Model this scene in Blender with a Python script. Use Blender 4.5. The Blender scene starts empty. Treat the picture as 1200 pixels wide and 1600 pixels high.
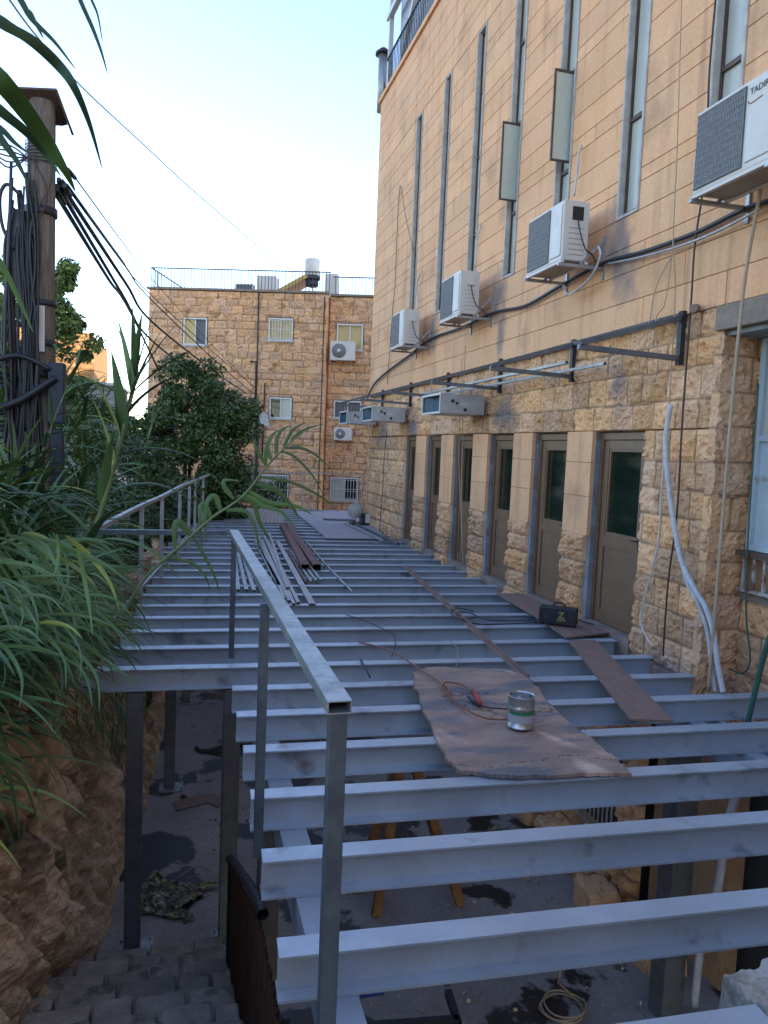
import bpy, math, random
import numpy as np
from mathutils import Vector, Matrix
random.seed(7); RS = np.random.RandomState(7)
C = bpy.context.scene.collection
SC = bpy.context.scene
# ---------------------------------------------------------------- camera
F = 1170.0
def _u(v): return v/np.linalg.norm(v)
_fy = _u(np.array([290-600, 690-800, F])); _hd = np.array([1, .041, 0])
_up = _u(np.cross(_hd, _fy)); _up = -_up if _up[1] > 0 else _up
_X = _u(np.cross(_fy, _up)); _X = -_X if _X[0] < 0 else _X
R3 = np.array([_X, _fy, _up]); CAM = np.array([0, 0, 1.85])
def P(px, py, **k):
    """photo pixel -> world point on the plane x=, y= or z= ..."""
    d = R3 @ np.array([px-600, py-800, F]); (a, v), = k.items(); i = 'xyz'.index(a)
    return Vector(CAM + (v-CAM[i])/d[i]*d)
cd = bpy.data.cameras.new('camera'); cam = bpy.data.objects.new('camera', cd); C.objects.link(cam)
cr = R3 @ np.array([1, 0, 0]); cu = R3 @ np.array([0, -1, 0]); cb = -(R3 @ np.array([0, 0, 1]))
cam.matrix_world = Matrix(((cr[0], cu[0], cb[0], 0), (cr[1], cu[1], cb[1], 0), (cr[2], cu[2], cb[2], 1.85), (0, 0, 0, 1)))
cd.sensor_fit = 'HORIZONTAL'; cd.sensor_width = 36; cd.lens = F/1200*36; cd.clip_start = .05; cd.clip_end = 3000
SC.camera = cam
# ---------------------------------------------------------------- sky, sun, exposure
SUN_EL = math.radians(13); SUN_AZ = Vector((.62, -.78, 0)).normalized()
w = bpy.data.worlds.new('World'); SC.world = w; w.use_nodes = True
nt = w.node_tree; bg = nt.nodes['Background']; sk = nt.nodes.new('ShaderNodeTexSky'); sk.sky_type = 'NISHITA'
sk.sun_disc = False; sk.sun_elevation = SUN_EL; sk.sun_rotation = math.atan2(SUN_AZ.x, SUN_AZ.y)
sk.air_density = 1.0; sk.dust_density = .8; sk.ozone_density = 1.8; sk.altitude = 700
hs = nt.nodes.new('ShaderNodeHueSaturation'); hs.inputs['Saturation'].default_value = .96; hs.inputs['Hue'].default_value = .512; nt.links.new(sk.outputs[0], hs.inputs['Color'])
nt.links.new(hs.outputs[0], bg.inputs[0]); bg.inputs[1].default_value = .13
sl = bpy.data.lights.new('sun', 'SUN'); so = bpy.data.objects.new('sun', sl); C.objects.link(so)
sl.energy = 2.0; sl.angle = math.radians(.6); sl.color = (1, .78, .52)
sd = Vector((SUN_AZ.x*math.cos(SUN_EL), SUN_AZ.y*math.cos(SUN_EL), math.sin(SUN_EL)))
so.rotation_euler = (-sd).to_track_quat('-Z', 'Y').to_euler()
SC.view_settings.view_transform = 'Standard'; SC.view_settings.look = 'None'; SC.view_settings.gamma = 1
SC.view_settings.exposure = 2.5
SC.render.engine = 'CYCLES'
# ---------------------------------------------------------------- helpers
def vnoise(x, y, seed=0):
    """2-D value noise, numpy, 0..1"""
    xi = np.floor(x).astype(np.int64); yi = np.floor(y).astype(np.int64); fx = x-xi; fy = y-yi
    fx = fx*fx*(3-2*fx); fy = fy*fy*(3-2*fy)
    def h(a, b):
        n = (a*374761393 + b*668265263 + seed*974634777) & 0x7fffffff
        n = ((n ^ (n >> 13))*1274126177) & 0x7fffffff
        return ((n ^ (n >> 16)) & 0xffff)/65535.
    return (h(xi, yi)*(1-fx)+h(xi+1, yi)*fx)*(1-fy)+(h(xi, yi+1)*(1-fx)+h(xi+1, yi+1)*fx)*fy
def fbm(x, y, seed=0, o=4):
    s = 0; a = .5; t = 0
    for i in range(o):
        s = s+a*vnoise(x*2**i, y*2**i, seed+i*17); t += a; a *= .5
    return s/t
def link(name, me, m, parent=None, loc=None):
    if m is not None: me.materials.append(m)
    o = bpy.data.objects.new(name, me); C.objects.link(o)
    if parent is not None: o.parent = parent
    if loc is not None: o.location = loc
    return o
class MB:
    def __init__(s): s.v = []; s.f = []; s.t = []; s.sm = []
    def add(s, vs, fs, tint=(1, 1, 1), smooth=False):
        b = len(s.v); s.v += [tuple(v) for v in vs]; s.f += [tuple(b+i for i in f) for f in fs]
        s.t += [tint]*len(vs); s.sm += [smooth]*len(fs); return s
    def hexa(s, p, tint=(1, 1, 1)):
        return s.add(p, [(0, 3, 2, 1), (4, 5, 6, 7), (0, 1, 5, 4), (1, 2, 6, 5), (2, 3, 7, 6), (3, 0, 4, 7)], tint)
    def box(s, a, b, tint=(1, 1, 1)):
        x0, y0, z0 = [min(a[i], b[i]) for i in range(3)]; x1, y1, z1 = [max(a[i], b[i]) for i in range(3)]
        return s.hexa([(x0, y0, z0), (x1, y0, z0), (x1, y1, z0), (x0, y1, z0), (x0, y0, z1), (x1, y0, z1), (x1, y1, z1), (x0, y1, z1)], tint)
    def bar(s, a, b, w, h, up=(0, 0, 1), tint=(1, 1, 1), ends=True):
        a = Vector(a); b = Vector(b); d = (b-a).normalized(); up = Vector(up); sx = d.cross(up)
        if sx.length < 1e-4: sx = d.cross(Vector((1, 0, 0)))
        sx.normalize(); uz = sx.cross(d); sx = sx*(w/2); uz = uz*(h/2)
        return s.hexa([a-sx-uz, a+sx-uz, b+sx-uz, b-sx-uz, a-sx+uz, a+sx+uz, b+sx+uz, b-sx+uz], tint)
    def rhs(s, a, b, w, h, t=.004, up=(0, 0, 1)):
        """open ended hollow section"""
        a = Vector(a); b = Vector(b); d = (b-a).normalized(); up = Vector(up); sx = d.cross(up)
        if sx.length < 1e-4: sx = d.cross(Vector((1, 0, 0)))
        sx.normalize(); uz = sx.cross(d)
        def ring(p, ww, hh): return [p-sx*ww-uz*hh, p+sx*ww-uz*hh, p+sx*ww+uz*hh, p-sx*ww+uz*hh]
        vs = ring(a, w/2, h/2)+ring(b, w/2, h/2)+ring(a, w/2-t, h/2-t)+ring(b, w/2-t, h/2-t)
        fs = []
        for i in range(4):
            j = (i+1) % 4; fs += [(i, j, 4+j, 4+i), (8+j, 8+i, 12+i, 12+j), (j, i, 8+i, 8+j), (4+i, 4+j, 12+j, 12+i)]
        return s.add(vs, fs)
    def tube(s, pts, r, n=6, tint=(1, 1, 1), cap=True, smooth=True):
        pts = [Vector(p) for p in pts]; rr = r if isinstance(r, (list, tuple)) else [r]*len(pts)
        vs = []; prev = None
        for i, p in enumerate(pts):
            d = (pts[min(i+1, len(pts)-1)]-pts[max(i-1, 0)])
            d = d.normalized() if d.length > 1e-9 else Vector((0, 0, 1))
            if prev is None: prev = d.cross(Vector((0, 0, 1)) if abs(d.z) < .9 else Vector((1, 0, 0)))
            prev = (prev-d*prev.dot(d)); prev = prev.normalized() if prev.length > 1e-6 else d.orthogonal().normalized()
            q = d.cross(prev)
            for k in range(n):
                a = 2*math.pi*k/n; vs.append(p+(prev*math.cos(a)+q*math.sin(a))*rr[i])
        fs = [(i*n+k, i*n+(k+1) % n, (i+1)*n+(k+1) % n, (i+1)*n+k) for i in range(len(pts)-1) for k in range(n)]
        s.add(vs, fs, tint, smooth)
        if cap:
            b = len(s.v)-len(vs); s.f += [tuple(b+n-1-k for k in range(n)), tuple(len(s.v)-n+k for k in range(n))]; s.sm += [False]*2
        return s
    def lathe(s, prof, c=(0, 0, 0), n=24, axis='z', tint=(1, 1, 1), smooth=True):
        vs = []
        for r, h in prof:
            for k in range(n):
                a = 2*math.pi*k/n; x, y = r*math.cos(a), r*math.sin(a)
                q = (x, y, h) if axis == 'z' else ((h, x, y) if axis == 'x' else (x, h, y))
                vs.append((c[0]+q[0], c[1]+q[1], c[2]+q[2]))
        fs = [(i*n+k, i*n+(k+1) % n, (i+1)*n+(k+1) % n, (i+1)*n+k) for i in range(len(prof)-1) for k in range(n)]
        return s.add(vs, fs, tint, smooth)
    def build(s, name, m, parent=None, world=True, bevel=0):
        off = Vector(parent.location) if (parent is not None and world) else Vector((0, 0, 0))
        if parent is not None and world and parent.parent is not None: off = off+Vector(parent.parent.location)
        me = bpy.data.meshes.new(name)
        me.from_pydata([(v[0]-off.x, v[1]-off.y, v[2]-off.z) for v in s.v], [], s.f)
        me.polygons.foreach_set('use_smooth', s.sm)
        at = me.color_attributes.new('tint', 'FLOAT_COLOR', 'POINT')
        at.data.foreach_set('color', np.array([(t[0], t[1], t[2], 1) for t in s.t], dtype=np.float32).ravel())
        me.update(); o = link(name, me, m, parent)
        if bevel:
            b = o.modifiers.new('b', 'BEVEL'); b.width = bevel; b.segments = 2; b.limit_method = 'ANGLE'
        return o
def grid_mesh(name, X, Y, Z, m, parent=None, keep=None, tint=None, smooth=True, flip=False):
    n, k = X.shape; me = bpy.data.meshes.new(name)
    off = np.array(parent.location) if parent is not None else np.zeros(3)
    co = np.stack([X-off[0], Y-off[1], Z-off[2]], -1).reshape(-1, 3).astype(np.float32)
    idx = np.arange(n*k).reshape(n, k)
    q = np.stack([idx[:-1, :-1], idx[1:, :-1], idx[1:, 1:], idx[:-1, 1:]], -1)
    if flip: q = q[..., ::-1]
    if keep is not None: q = q[keep]
    q = q.reshape(-1, 4); me.vertices.add(len(co)); me.vertices.foreach_set('co', co.ravel())
    me.loops.add(q.size); me.loops.foreach_set('vertex_index', q.ravel().astype(np.int32))
    me.polygons.add(len(q)); me.polygons.foreach_set('loop_start', np.arange(0, q.size, 4, dtype=np.int32))
    me.polygons.foreach_set('use_smooth', np.full(len(q), smooth))
    me.update(calc_edges=True)
    at = me.color_attributes.new('tint', 'FLOAT_COLOR', 'POINT')
    t = np.ones((n*k, 4), np.float32)
    if tint is not None: t[:, :3] = tint.reshape(-1, 3)
    at.data.foreach_set('color', t.ravel()); me.validate()
    return link(name, me, m, parent)
def thing(name, label, cat, loc=(0, 0, 0), rz=0, group=None):
    o = bpy.data.objects.new(name, None); C.objects.link(o); o.location = loc; o.rotation_euler = (0, 0, rz)
    o.empty_display_size = .1
    return tag(o, label, cat, group)
def tag(o, label, cat, group=None, kind=None):
    if label: o['label'] = label
    if cat: o['category'] = cat
    if group: o['group'] = group
    if kind: o['kind'] = kind
    return o
def copy_tree(o, loc=None, label=None, parent=None):
    c = o.copy(); C.objects.link(c); c.parent = parent
    if loc is not None: c.location = loc
    if label: c['label'] = label
    for ch in [q for q in bpy.data.objects if q.parent == o]: copy_tree(ch, parent=c)
    return c
def smooth_path(pts, n=6):
    pts = [Vector(p) for p in pts]; out = []
    for i in range(len(pts)-1):
        p0 = pts[max(i-1, 0)]; p1 = pts[i]; p2 = pts[i+1]; p3 = pts[min(i+2, len(pts)-1)]
        for k in range(n):
            t = k/n
            out.append(.5*((2*p1)+(p2-p0)*t+(2*p0-5*p1+4*p2-p3)*t*t+(3*p1-p0-3*p2+p3)*t**3))
    return out+[pts[-1]]
def sag(a, b, d, n=14):
    a = Vector(a); b = Vector(b)
    return [a.lerp(b, i/n)-Vector((0, 0, 4*d*(i/n)*(1-i/n))) for i in range(n+1)]
# ---------------------------------------------------------------- materials
def M(name, col, rough=.7, metal=0, col2=None, sc=3., det=6, bump=0, bsc=40., bdist=.01, stretch=(1, 1, 1), lo=.35, hi=.65, fine=.12, fsc=60., spec=.5, rnd=0, col3=None, sc3=1.5, lo3=.55, hi3=.62, rough3=None, trans=0):
    m = bpy.data.materials.new(name); m.use_nodes = True; n = m.node_tree.nodes; l = m.node_tree.links
    b = n['Principled BSDF']; b.inputs['Roughness'].default_value = rough; b.inputs['Metallic'].default_value = metal
    b.inputs['Specular IOR Level'].default_value = spec
    tc = n.new('ShaderNodeTexCoord'); mp = n.new('ShaderNodeMapping'); mp.inputs['Scale'].default_value = stretch
    l.new(tc.outputs['Object'], mp.inputs[0]); vec = mp.outputs[0]
    if rnd:
        oi = n.new('ShaderNodeObjectInfo'); ad = n.new('ShaderNodeVectorMath'); ad.operation = 'MULTIPLY_ADD'
        l.new(oi.outputs['Random'], ad.inputs[0]); ad.inputs[1].default_value = (37, 51, 23); l.new(mp.outputs[0], ad.inputs[2]); vec = ad.outputs[0]
    def noise(s, d=6, r=.6):
        t = n.new('ShaderNodeTexNoise'); t.inputs['Scale'].default_value = s; t.inputs['Detail'].default_value = d; t.inputs['Roughness'].default_value = r
        l.new(vec, t.inputs['Vector']); return t.outputs['Fac']
    def rng(src, a, c_, o0=0, o1=1):
        r = n.new('ShaderNodeMapRange'); r.inputs[1].default_value = a; r.inputs[2].default_value = c_; r.inputs[3].default_value = o0; r.inputs[4].default_value = o1
        l.new(src, r.inputs[0]); return r.outputs[0]
    def mix(fac, a, c_, mode='MIX'):
        x = n.new('ShaderNodeMix'); x.data_type = 'RGBA'; x.blend_type = mode
        for i, v in ((0, fac), (6, a), (7, c_)):
            if hasattr(v, 'links') or hasattr(v, 'is_linked'): l.new(v, x.inputs[i])
            else: x.inputs[i].default_value = v if i == 0 else (*v[:3], 1)
        return x.outputs[2]
    out = None
    nz = noise(sc, det)
    out = mix(rng(nz, lo, hi), col, col2 or tuple(c*.8 for c in col))
    if col3:
        f3 = rng(noise(sc3, 5, .55), lo3, hi3); out = mix(f3, out, col3)
        if rough3 is not None:
            l.new(rng(f3, 0, 1, rough, rough3), b.inputs['Roughness'])
    if fine: out = mix(1.0, out, mix(rng(noise(fsc, 3, .7), .3, .7), (1-fine,)*3, (1+fine,)*3), 'MULTIPLY')
    at = n.new('ShaderNodeAttribute'); at.attribute_name = 'tint'
    # objects without the attribute read 0, so every mesh built here carries it
    out = mix(1.0, out, at.outputs['Color'], 'MULTIPLY')
    l.new(out, b.inputs['Base Color'])
    if bump:
        bp = n.new('ShaderNodeBump'); bp.inputs['Strength'].default_value = bump; bp.inputs['Distance'].default_value = bdist
        l.new(noise(bsc, 8, .65), bp.inputs['Height']); l.new(bp.outputs[0], b.inputs['Normal'])
    if metal or rough < .5:
        if rough3 is None: l.new(rng(noise(sc*4, 4), .3, .7, rough*.8, min(1, rough*1.3)), b.inputs['Roughness'])
    if trans: b.inputs['Transmission Weight'].default_value = trans
    return m
m_joist = M('steel_primer', (.45, .525, .59), .40, .35, (.36, .42, .475), sc=2.2, fine=.06, fsc=90, rnd=1, col3=(.19, .20, .22), sc3=3.5, lo3=.60, hi3=.74, bump=.08, bsc=60, bdist=.002)
m_girder = M('girder_paint', (.38, .44, .50), .5, .2, (.30, .35, .40), sc=2, fine=.05)
m_galv = M('galvanised', (.135, .175, .20), .45, .6, (.095, .125, .15), sc=5, det=3, fine=.06, fsc=120, lo=.4, hi=.6, bump=.05, bsc=80, bdist=.002, rnd=1)
m_galvt = M('mottled_zinc_rail', (.36, .40, .40), .38, .6, (.23, .27, .28), sc=7, det=4, fine=.08, fsc=120, lo=.38, hi=.62)
m_galvd = M('dark_column_steel', (.17, .175, .18), .55, .4, (.11, .115, .12), sc=3, fine=.08)
m_tube = M('galvanised_tube', (.42, .43, .42), .45, .6, (.30, .31, .31), sc=8, fine=.08)
m_redox = M('red_oxide_tube', (.17, .085, .065), .6, .2, (.11, .055, .045), sc=6, fine=.1)
m_rust = M('rusty_sheet', (.10, .048, .024), .8, .3, (.035, .022, .016), sc=14, stretch=(1, 6, .5), fine=.3, fsc=60, bump=.6, bsc=40, bdist=.006)
m_black = M('black_rubber', (.012, .013, .016), .5, 0, (.02, .02, .024), sc=8, fine=.1)
m_blackst = M('dark_steel', (.05, .053, .06), .5, .5, (.03, .03, .034), sc=5)
m_white = M('white_enamel', (.60, .55, .49), .42, 0, (.54, .49, .43), sc=2, fine=.04, rnd=1, col3=(.42, .39, .34), sc3=3, lo3=.62, hi3=.8)
m_whited = M('white_wrap', (.52, .52, .52), .6, 0, (.38, .38, .39), sc=10, fine=.15)
m_grille = M('ac_grille', (.20, .20, .20), .6, .2, (.15, .15, .15), sc=30, fine=.1)
m_ductz = M('duct_zinc', (.50, .52, .54), .42, .6, (.40, .42, .44), sc=5, fine=.06, rnd=1)
m_ductin = M('duct_blue_coil', (.02, .07, .12), .5, .1, (.012, .045, .08), sc=20)
m_smooth = M('sawn_limestone', (.76, .425, .225), .85, 0, (.69, .37, .18), sc=1.6, fine=.10, fsc=25, lo=.3, hi=.7, bump=.12, bsc=50, bdist=.004, col3=(.47, .265, .14), sc3=1.1, lo3=.56, hi3=.75)
m_joint = M('wall_mortar', (.38, .22, .115), .95, 0, (.30, .175, .09), sc=5)
m_rough = M('rockface_limestone', (.70, .43, .25), .9, 0, (.58, .33, .165), sc=4, fine=.20, fsc=35, lo=.3, hi=.68, bump=.7, bsc=38, bdist=.014, col3=(.42, .23, .11), sc3=6, lo3=.58, hi3=.72)
m_roughA = M('yellow_limestone', (.70, .44, .26), .9, 0, (.60, .345, .18), sc=3, fine=.15, fsc=14, lo=.3, hi=.68, bump=.6, bsc=14, bdist=.03, col3=(.36, .18, .075), sc3=2.6, lo3=.58, hi3=.7)
m_cement = M('grey_cement', (.27, .28, .30), .9, 0, (.20, .205, .215), sc=4, fine=.14, bump=.4, bsc=30, col3=(.18, .17, .155), sc3=3)
m_trim = M('window_reveal_cement', (.50, .46, .41), .85, 0, (.33, .31, .28), sc=5, fine=.1, bump=.2)
m_lintel = M('lintel_concrete', (.27, .21, .16), .9, 0, (.19, .15, .12), sc=5, fine=.2, bump=.5)
m_door = M('brown_door_paint', (.185, .105, .055), .42, 0, (.15, .085, .045), sc=4, fine=.05)
m_glass = M('dark_glass', (.006, .012, .010), .06, 0, (.012, .022, .014), sc=3, fine=0, spec=.55)
m_pane = M('curtained_pane', (.50, .50, .42), .2, 0, (.38, .39, .34), sc=1.5, stretch=(1, 6, .4), fine=.04, rnd=1)
m_frost = M('frosted_pane', (.52, .54, .46), .3, 0, (.44, .47, .41), sc=2, stretch=(3, 1, .4), fine=.05)
m_brown = M('brown_steel_frame', (.10, .062, .045), .6, .1, (.07, .045, .035), sc=8)
m_wframe = M('aluminium_frame', (.58, .58, .56), .4, .2, (.5, .5, .48), sc=4)
m_blue = M('faded_blue_paint', (.44, .53, .57), .55, 0, (.36, .44, .48), sc=3, fine=.08, col3=(.22, .20, .17), sc3=4, lo3=.62, hi3=.7)
m_ground = M('courtyard_concrete', (.30, .27, .25), .85, 0, (.22, .20, .185), sc=1.2, fine=.18, fsc=30, bump=.3, bsc=30, col3=(.028, .026, .024), sc3=1.1, lo3=.535, hi3=.56, rough3=.35)
m_earth = M('hewn_rock', (.64, .46, .30), .95, 0, (.46, .31, .185), sc=2.5, fine=.25, fsc=30, bump=.8, bsc=22, bdist=.03, col3=(.045, .042, .028), sc3=1.3, lo3=.57, hi3=.68)
m_step = M('worn_stone_step', (.32, .28, .24), .85, 0, (.20, .175, .15), sc=5, fine=.22, bump=.6, bsc=25, bdist=.01, col3=(.13, .115, .095), sc3=4)
m_slab = M('weathered_board', (.38, .255, .19), .85, 0, (.235, .17, .135), sc=2.2, stretch=(1, 3, 1), fine=.15, fsc=40, bump=.5, bsc=18, bdist=.008, col3=(.15, .145, .15), sc3=1.3, lo3=.52, hi3=.62)
m_ply = M('brown_plywood', (.235, .15, .115), .7, 0, (.18, .115, .09), sc=3, stretch=(4, 1, 1), fine=.1)
m_board = M('grey_board', (.33, .31, .32), .7, 0, (.28, .265, .275), sc=2, fine=.06)
m_wood = M('pole_wood', (.20, .155, .115), .9, 0, (.09, .072, .056), sc=9, stretch=(6, 6, .5), fine=.25, fsc=40, bump=.6, bsc=16, bdist=.01)
m_lwood = M('ladder_wood', (.27, .13, .045), .8, 0, (.17, .085, .035), sc=10, fine=.2)
m_leaf = M('leaf_green', (.055, .10, .022), .55, 0, (.032, .065, .016), sc=1.2, fine=.2, fsc=5)
m_reed = M('reed_leaf', (.06, .135, .028), .55, 0, (.036, .085, .022), sc=2, fine=.15, fsc=8)
m_stem = M('reed_stem', (.16, .20, .07), .5, 0, (.11, .15, .05), sc=6)
m_bark = M('bark', (.07, .05, .035), .9, 0, (.045, .033, .024), sc=10, bump=.5)
m_red = M('red_plastic', (.45, .03, .025), .4)
m_green = M('green_label', (.03, .22, .08), .5)
m_label = M('paper_label', (.40, .42, .44), .5, 0, (.3, .33, .36), sc=60, fine=.2)
m_gold = M('gold_print', (.35, .27, .08), .5)
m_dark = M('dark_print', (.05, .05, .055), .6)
m_orange = M('orange_cable', (.26, .10, .05), .55)
m_beige = M('beige_cable', (.42, .31, .20), .6)
m_bcab = M('brown_cable', (.05, .032, .028), .6)
m_gcab = M('teal_hose', (.03, .10, .075), .5)
m_wcab = M('white_cable', (.6, .58, .54), .5)
m_tin = M('tin_plate', (.52, .54, .56), .28, .9, (.42, .44, .46), sc=8, fine=.05)
m_warmrefl = M('painted_warm_reflection', (.62, .48, .20), .5, 0, (.42, .31, .12), sc=20, stretch=(6, 6, .2), fine=.05)  # warm light reflected in the window panes, painted as yellow colour
m_solar = M('solar_panel', (.45, .28, .06), .25, .2, (.38, .22, .05), sc=3)
m_boul = M('grey_rock', (.42, .38, .33), .9, 0, (.30, .26, .21), sc=4, fine=.25, bump=.6, bsc=25, col3=(.16, .15, .12), sc3=3, lo3=.5, hi3=.6)
m_paper = M('litter', (.50, .48, .42), .6, 0, (.07, .08, .06), sc=9, fine=.3, col3=(.24, .22, .05), sc3=7)
def tagstruct(o): o['kind'] = 'structure'; return o
def stains_shade(m, pts, col, streak=None):
    n = m.node_tree.nodes; l = m.node_tree.links; b = n['Principled BSDF']; src = b.inputs['Base Color'].links[0].from_socket
    g = n.new('ShaderNodeNewGeometry'); nz = n.new('ShaderNodeTexNoise'); nz.inputs['Scale'].default_value = 5; nz.inputs['Detail'].default_value = 6
    l.new(g.outputs['Position'], nz.inputs['Vector'])
    if streak:
        mp = n.new('ShaderNodeMapping'); mp.inputs['Scale'].default_value = (6, 6, .45); l.new(g.outputs['Position'], mp.inputs[0])
        n2 = n.new('ShaderNodeTexNoise'); n2.inputs['Scale'].default_value = 1.3; n2.inputs['Detail'].default_value = 5; l.new(mp.outputs[0], n2.inputs['Vector'])
        r_ = n.new('ShaderNodeMapRange'); r_.inputs[1].default_value = .54; r_.inputs[2].default_value = .74; r_.inputs[4].default_value = .65; l.new(n2.outputs['Fac'], r_.inputs[0])
        x = n.new('ShaderNodeMix'); x.data_type = 'RGBA'; l.new(r_.outputs[0], x.inputs[0]); l.new(src, x.inputs[6]); x.inputs[7].default_value = (*streak, 1); src = x.outputs[2]
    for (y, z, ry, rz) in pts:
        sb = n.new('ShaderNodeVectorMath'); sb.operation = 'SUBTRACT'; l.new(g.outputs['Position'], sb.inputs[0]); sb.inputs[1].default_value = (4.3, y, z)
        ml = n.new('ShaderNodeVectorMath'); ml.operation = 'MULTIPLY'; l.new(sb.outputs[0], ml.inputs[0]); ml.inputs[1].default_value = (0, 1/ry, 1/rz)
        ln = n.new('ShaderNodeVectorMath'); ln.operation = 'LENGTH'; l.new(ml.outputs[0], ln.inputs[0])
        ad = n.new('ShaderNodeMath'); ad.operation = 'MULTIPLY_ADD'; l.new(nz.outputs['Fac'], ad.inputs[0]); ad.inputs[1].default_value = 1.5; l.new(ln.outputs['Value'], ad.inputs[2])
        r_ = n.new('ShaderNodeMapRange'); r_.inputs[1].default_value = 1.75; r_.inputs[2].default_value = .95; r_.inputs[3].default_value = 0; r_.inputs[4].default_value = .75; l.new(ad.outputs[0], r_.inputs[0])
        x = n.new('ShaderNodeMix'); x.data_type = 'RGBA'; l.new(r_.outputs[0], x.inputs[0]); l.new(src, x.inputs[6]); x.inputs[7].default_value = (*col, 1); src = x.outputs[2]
    l.new(src, b.inputs['Base Color'])
stains_shade(m_smooth, [(13.2, 4.05, .35, .5), (10.25, 4.15, .35, .5), (7.15, 4.2, .33, .5), (7.0, 3.75, .35, .35), (4.3, 3.6, .6, .5), (10.1, 3.55, .2, .5)], (.13, .13, .15), (.40, .22, .12))  # dark patches by the air conditioners: wall dirt with their shadows painted in
stains_shade(m_rough, [(9.9, 2.35, .5, .35), (14.3, 2.3, .6, .45), (16.6, 2.2, .6, .5), (7.0, 2.6, .2, .3), (5.8, -.1, .5, .25)], (.13, .13, .15))
# ================================================================ GROUND
GZ = -2.45
tagstruct(MB().add([(-600, -300, GZ), (600, -300, GZ), (600, 1200, GZ), (-600, 1200, GZ)], [(0, 1, 2, 3)]).build('ground', m_ground))
# rock bank on the left (hewn face + planted top)
ys = np.arange(.5, 40, .03); ys = np.concatenate([np.arange(.5, 15, .028), np.arange(15, 46, .25)])
prof = np.concatenate([np.linspace(0, 1, 95), 1+np.linspace(.02, 1, 26)])
YY, TT = np.meshgrid(ys, prof, indexing='ij')
foot = np.interp(ys, [0, 3.5, 5.8, 7, 9.0, 10.3, 13, 17, 21, 46], [-.85, -.66, -.52, -.42, -.22, -.12, .0, .3, .9, 1.0])[:, None]
topz = np.interp(ys, [0, 3.6, 4.6, 5.8, 7, 10, 20, 46], [.75, .62, .28, -.05, -.22, -.15, .0, .0])[:, None]
t1 = np.clip(TT, 0, 1); t2 = np.clip(TT-1, 0, 1)
Zb = GZ-.05+(topz-GZ+.05)*t1
qa = YY*.86+Zb*.5+.25*fbm(YY*1.5, Zb*1.5, 70); qb = Zb*.86-YY*.5
def rdg(f): return np.abs(f-.5)*2
nz = .26*(1-rdg(fbm(qa*2.6, qb*.9, 3, 3)))**1.5+.15*(1-rdg(fbm(qa*5.5, qb*2.0, 9, 3)))+.10*(fbm(qa*11, qb*5, 19, 4)-.5)+.05*(fbm(YY*30, Zb*30, 23, 3)-.5)+.08*(fbm(YY*.8, Zb*.7, 27, 2)-.5)-.18+.09*(np.floor(fbm(qa*2.2+3, qb*1.6, 81, 3)*7)/7-.5)
nz = nz*1.0
Xb = foot-.34*t1**1.3-nz*np.clip(t1*6+.15, 0, 1)*np.where(TT > 1, .5, 1)-.12
Xb = np.where(TT > 1, Xb-t2**2*26, Xb)
Zb = Zb+np.where(TT > 1, .14*fbm(YY*1.5, Xb*1.5, 5)+t2*1.2-.0, 0)
tt = .75+.5*fbm(YY*1.2, Zb*1.8, 31)[..., None]*np.ones(3)
dk = np.clip((fbm(YY*1.1-Zb*.5, Zb*.7, 44)-.55)*6, 0, 1)[..., None]
tt = tt*(1-dk*.0)
bank = grid_mesh('rock_bank', Xb, YY, Zb, m_earth, tint=tt, smooth=False)
tagstruct(bank)
# stone stairs at lower left
sp = thing('stone_stairs', 'worn stone stairs descending between rock face and rusty rail', 'stairs', (0, 4, GZ))
for i in range(11):
    y1 = 6.15-.36*i; z1 = GZ+.16*(i+1); mb = MB(); x = -1.15
    while x < .36:
        wd = random.uniform(.22, .42); xe = min(x+wd, .38); j = [random.uniform(-.018, .018) for _ in range(8)]
        if .38-xe < .1: xe = .38
        g = .75+random.random()*.45
        mb.hexa([(x+.008, y1-.42, GZ), (xe-.008, y1-.42, GZ), (xe-.008, y1+j[0], GZ), (x+.008, y1+j[1], GZ),
                 (x+.008, y1-.42, z1+j[2]), (xe-.008, y1-.42, z1+j[3]), (xe-.008, y1+j[0]-.01, z1+j[4]-.012), (x+.008, y1+j[1]-.01, z1+j[5]-.012)], (g, g*.97, g*.92))
        x = xe
    mb.build('step', m_step, sp, bevel=.02)
# ================================================================ STONE BUILDING (right)
WX = 4.36
def slabs(mb, y0, y1, z0, z1, x=4.32, d=.012, gap=.005, wmin=1.1, wmax=2.8, levels=None):
    lv = [z for z in levels if z0 < z < z1]; lv = [z0]+lv+[z1]
    for a, b in zip(lv[:-1], lv[1:]):
        y = y0; first = random.uniform(.3, wmax)
        while y < y1-1e-4:
            ye = min(y+(first if first else random.uniform(wmin, wmax)), y1); first = None
            if y1-ye < .25: ye = y1
            g = random.uniform(.93, 1.05); r_ = random.uniform(-.025, .025)
            p = [(x, y+gap, a+gap), (x, ye-gap, a+gap), (x, ye-gap, b-gap), (x, y+gap, b-gap)]
            q = [(x+d, y+gap-.002, a+gap-.002), (x+d, ye-gap+.002, a+gap-.002), (x+d, ye-gap+.002, b-gap+.002), (x+d, y+gap-.002, b-gap+.002)]
            mb.add(p+q, [(0, 3, 2, 1), (0, 1, 5, 4), (1, 2, 6, 5), (2, 3, 7, 6), (3, 0, 4, 7)], (g*(1+r_), g, g*(1-r_)))
            y = ye
LV = [3.45, 3.75, 4.01, 4.33, 4.61, 4.74, 5.06, 5.36, 5.52, 5.79, 6.11, 6.41, 6.56, 6.86, 7.14, 7.29, 7.6, 7.9, 8.05, 8.4, 8.7, 8.86, 9.16, 9.46, 9.7]
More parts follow.
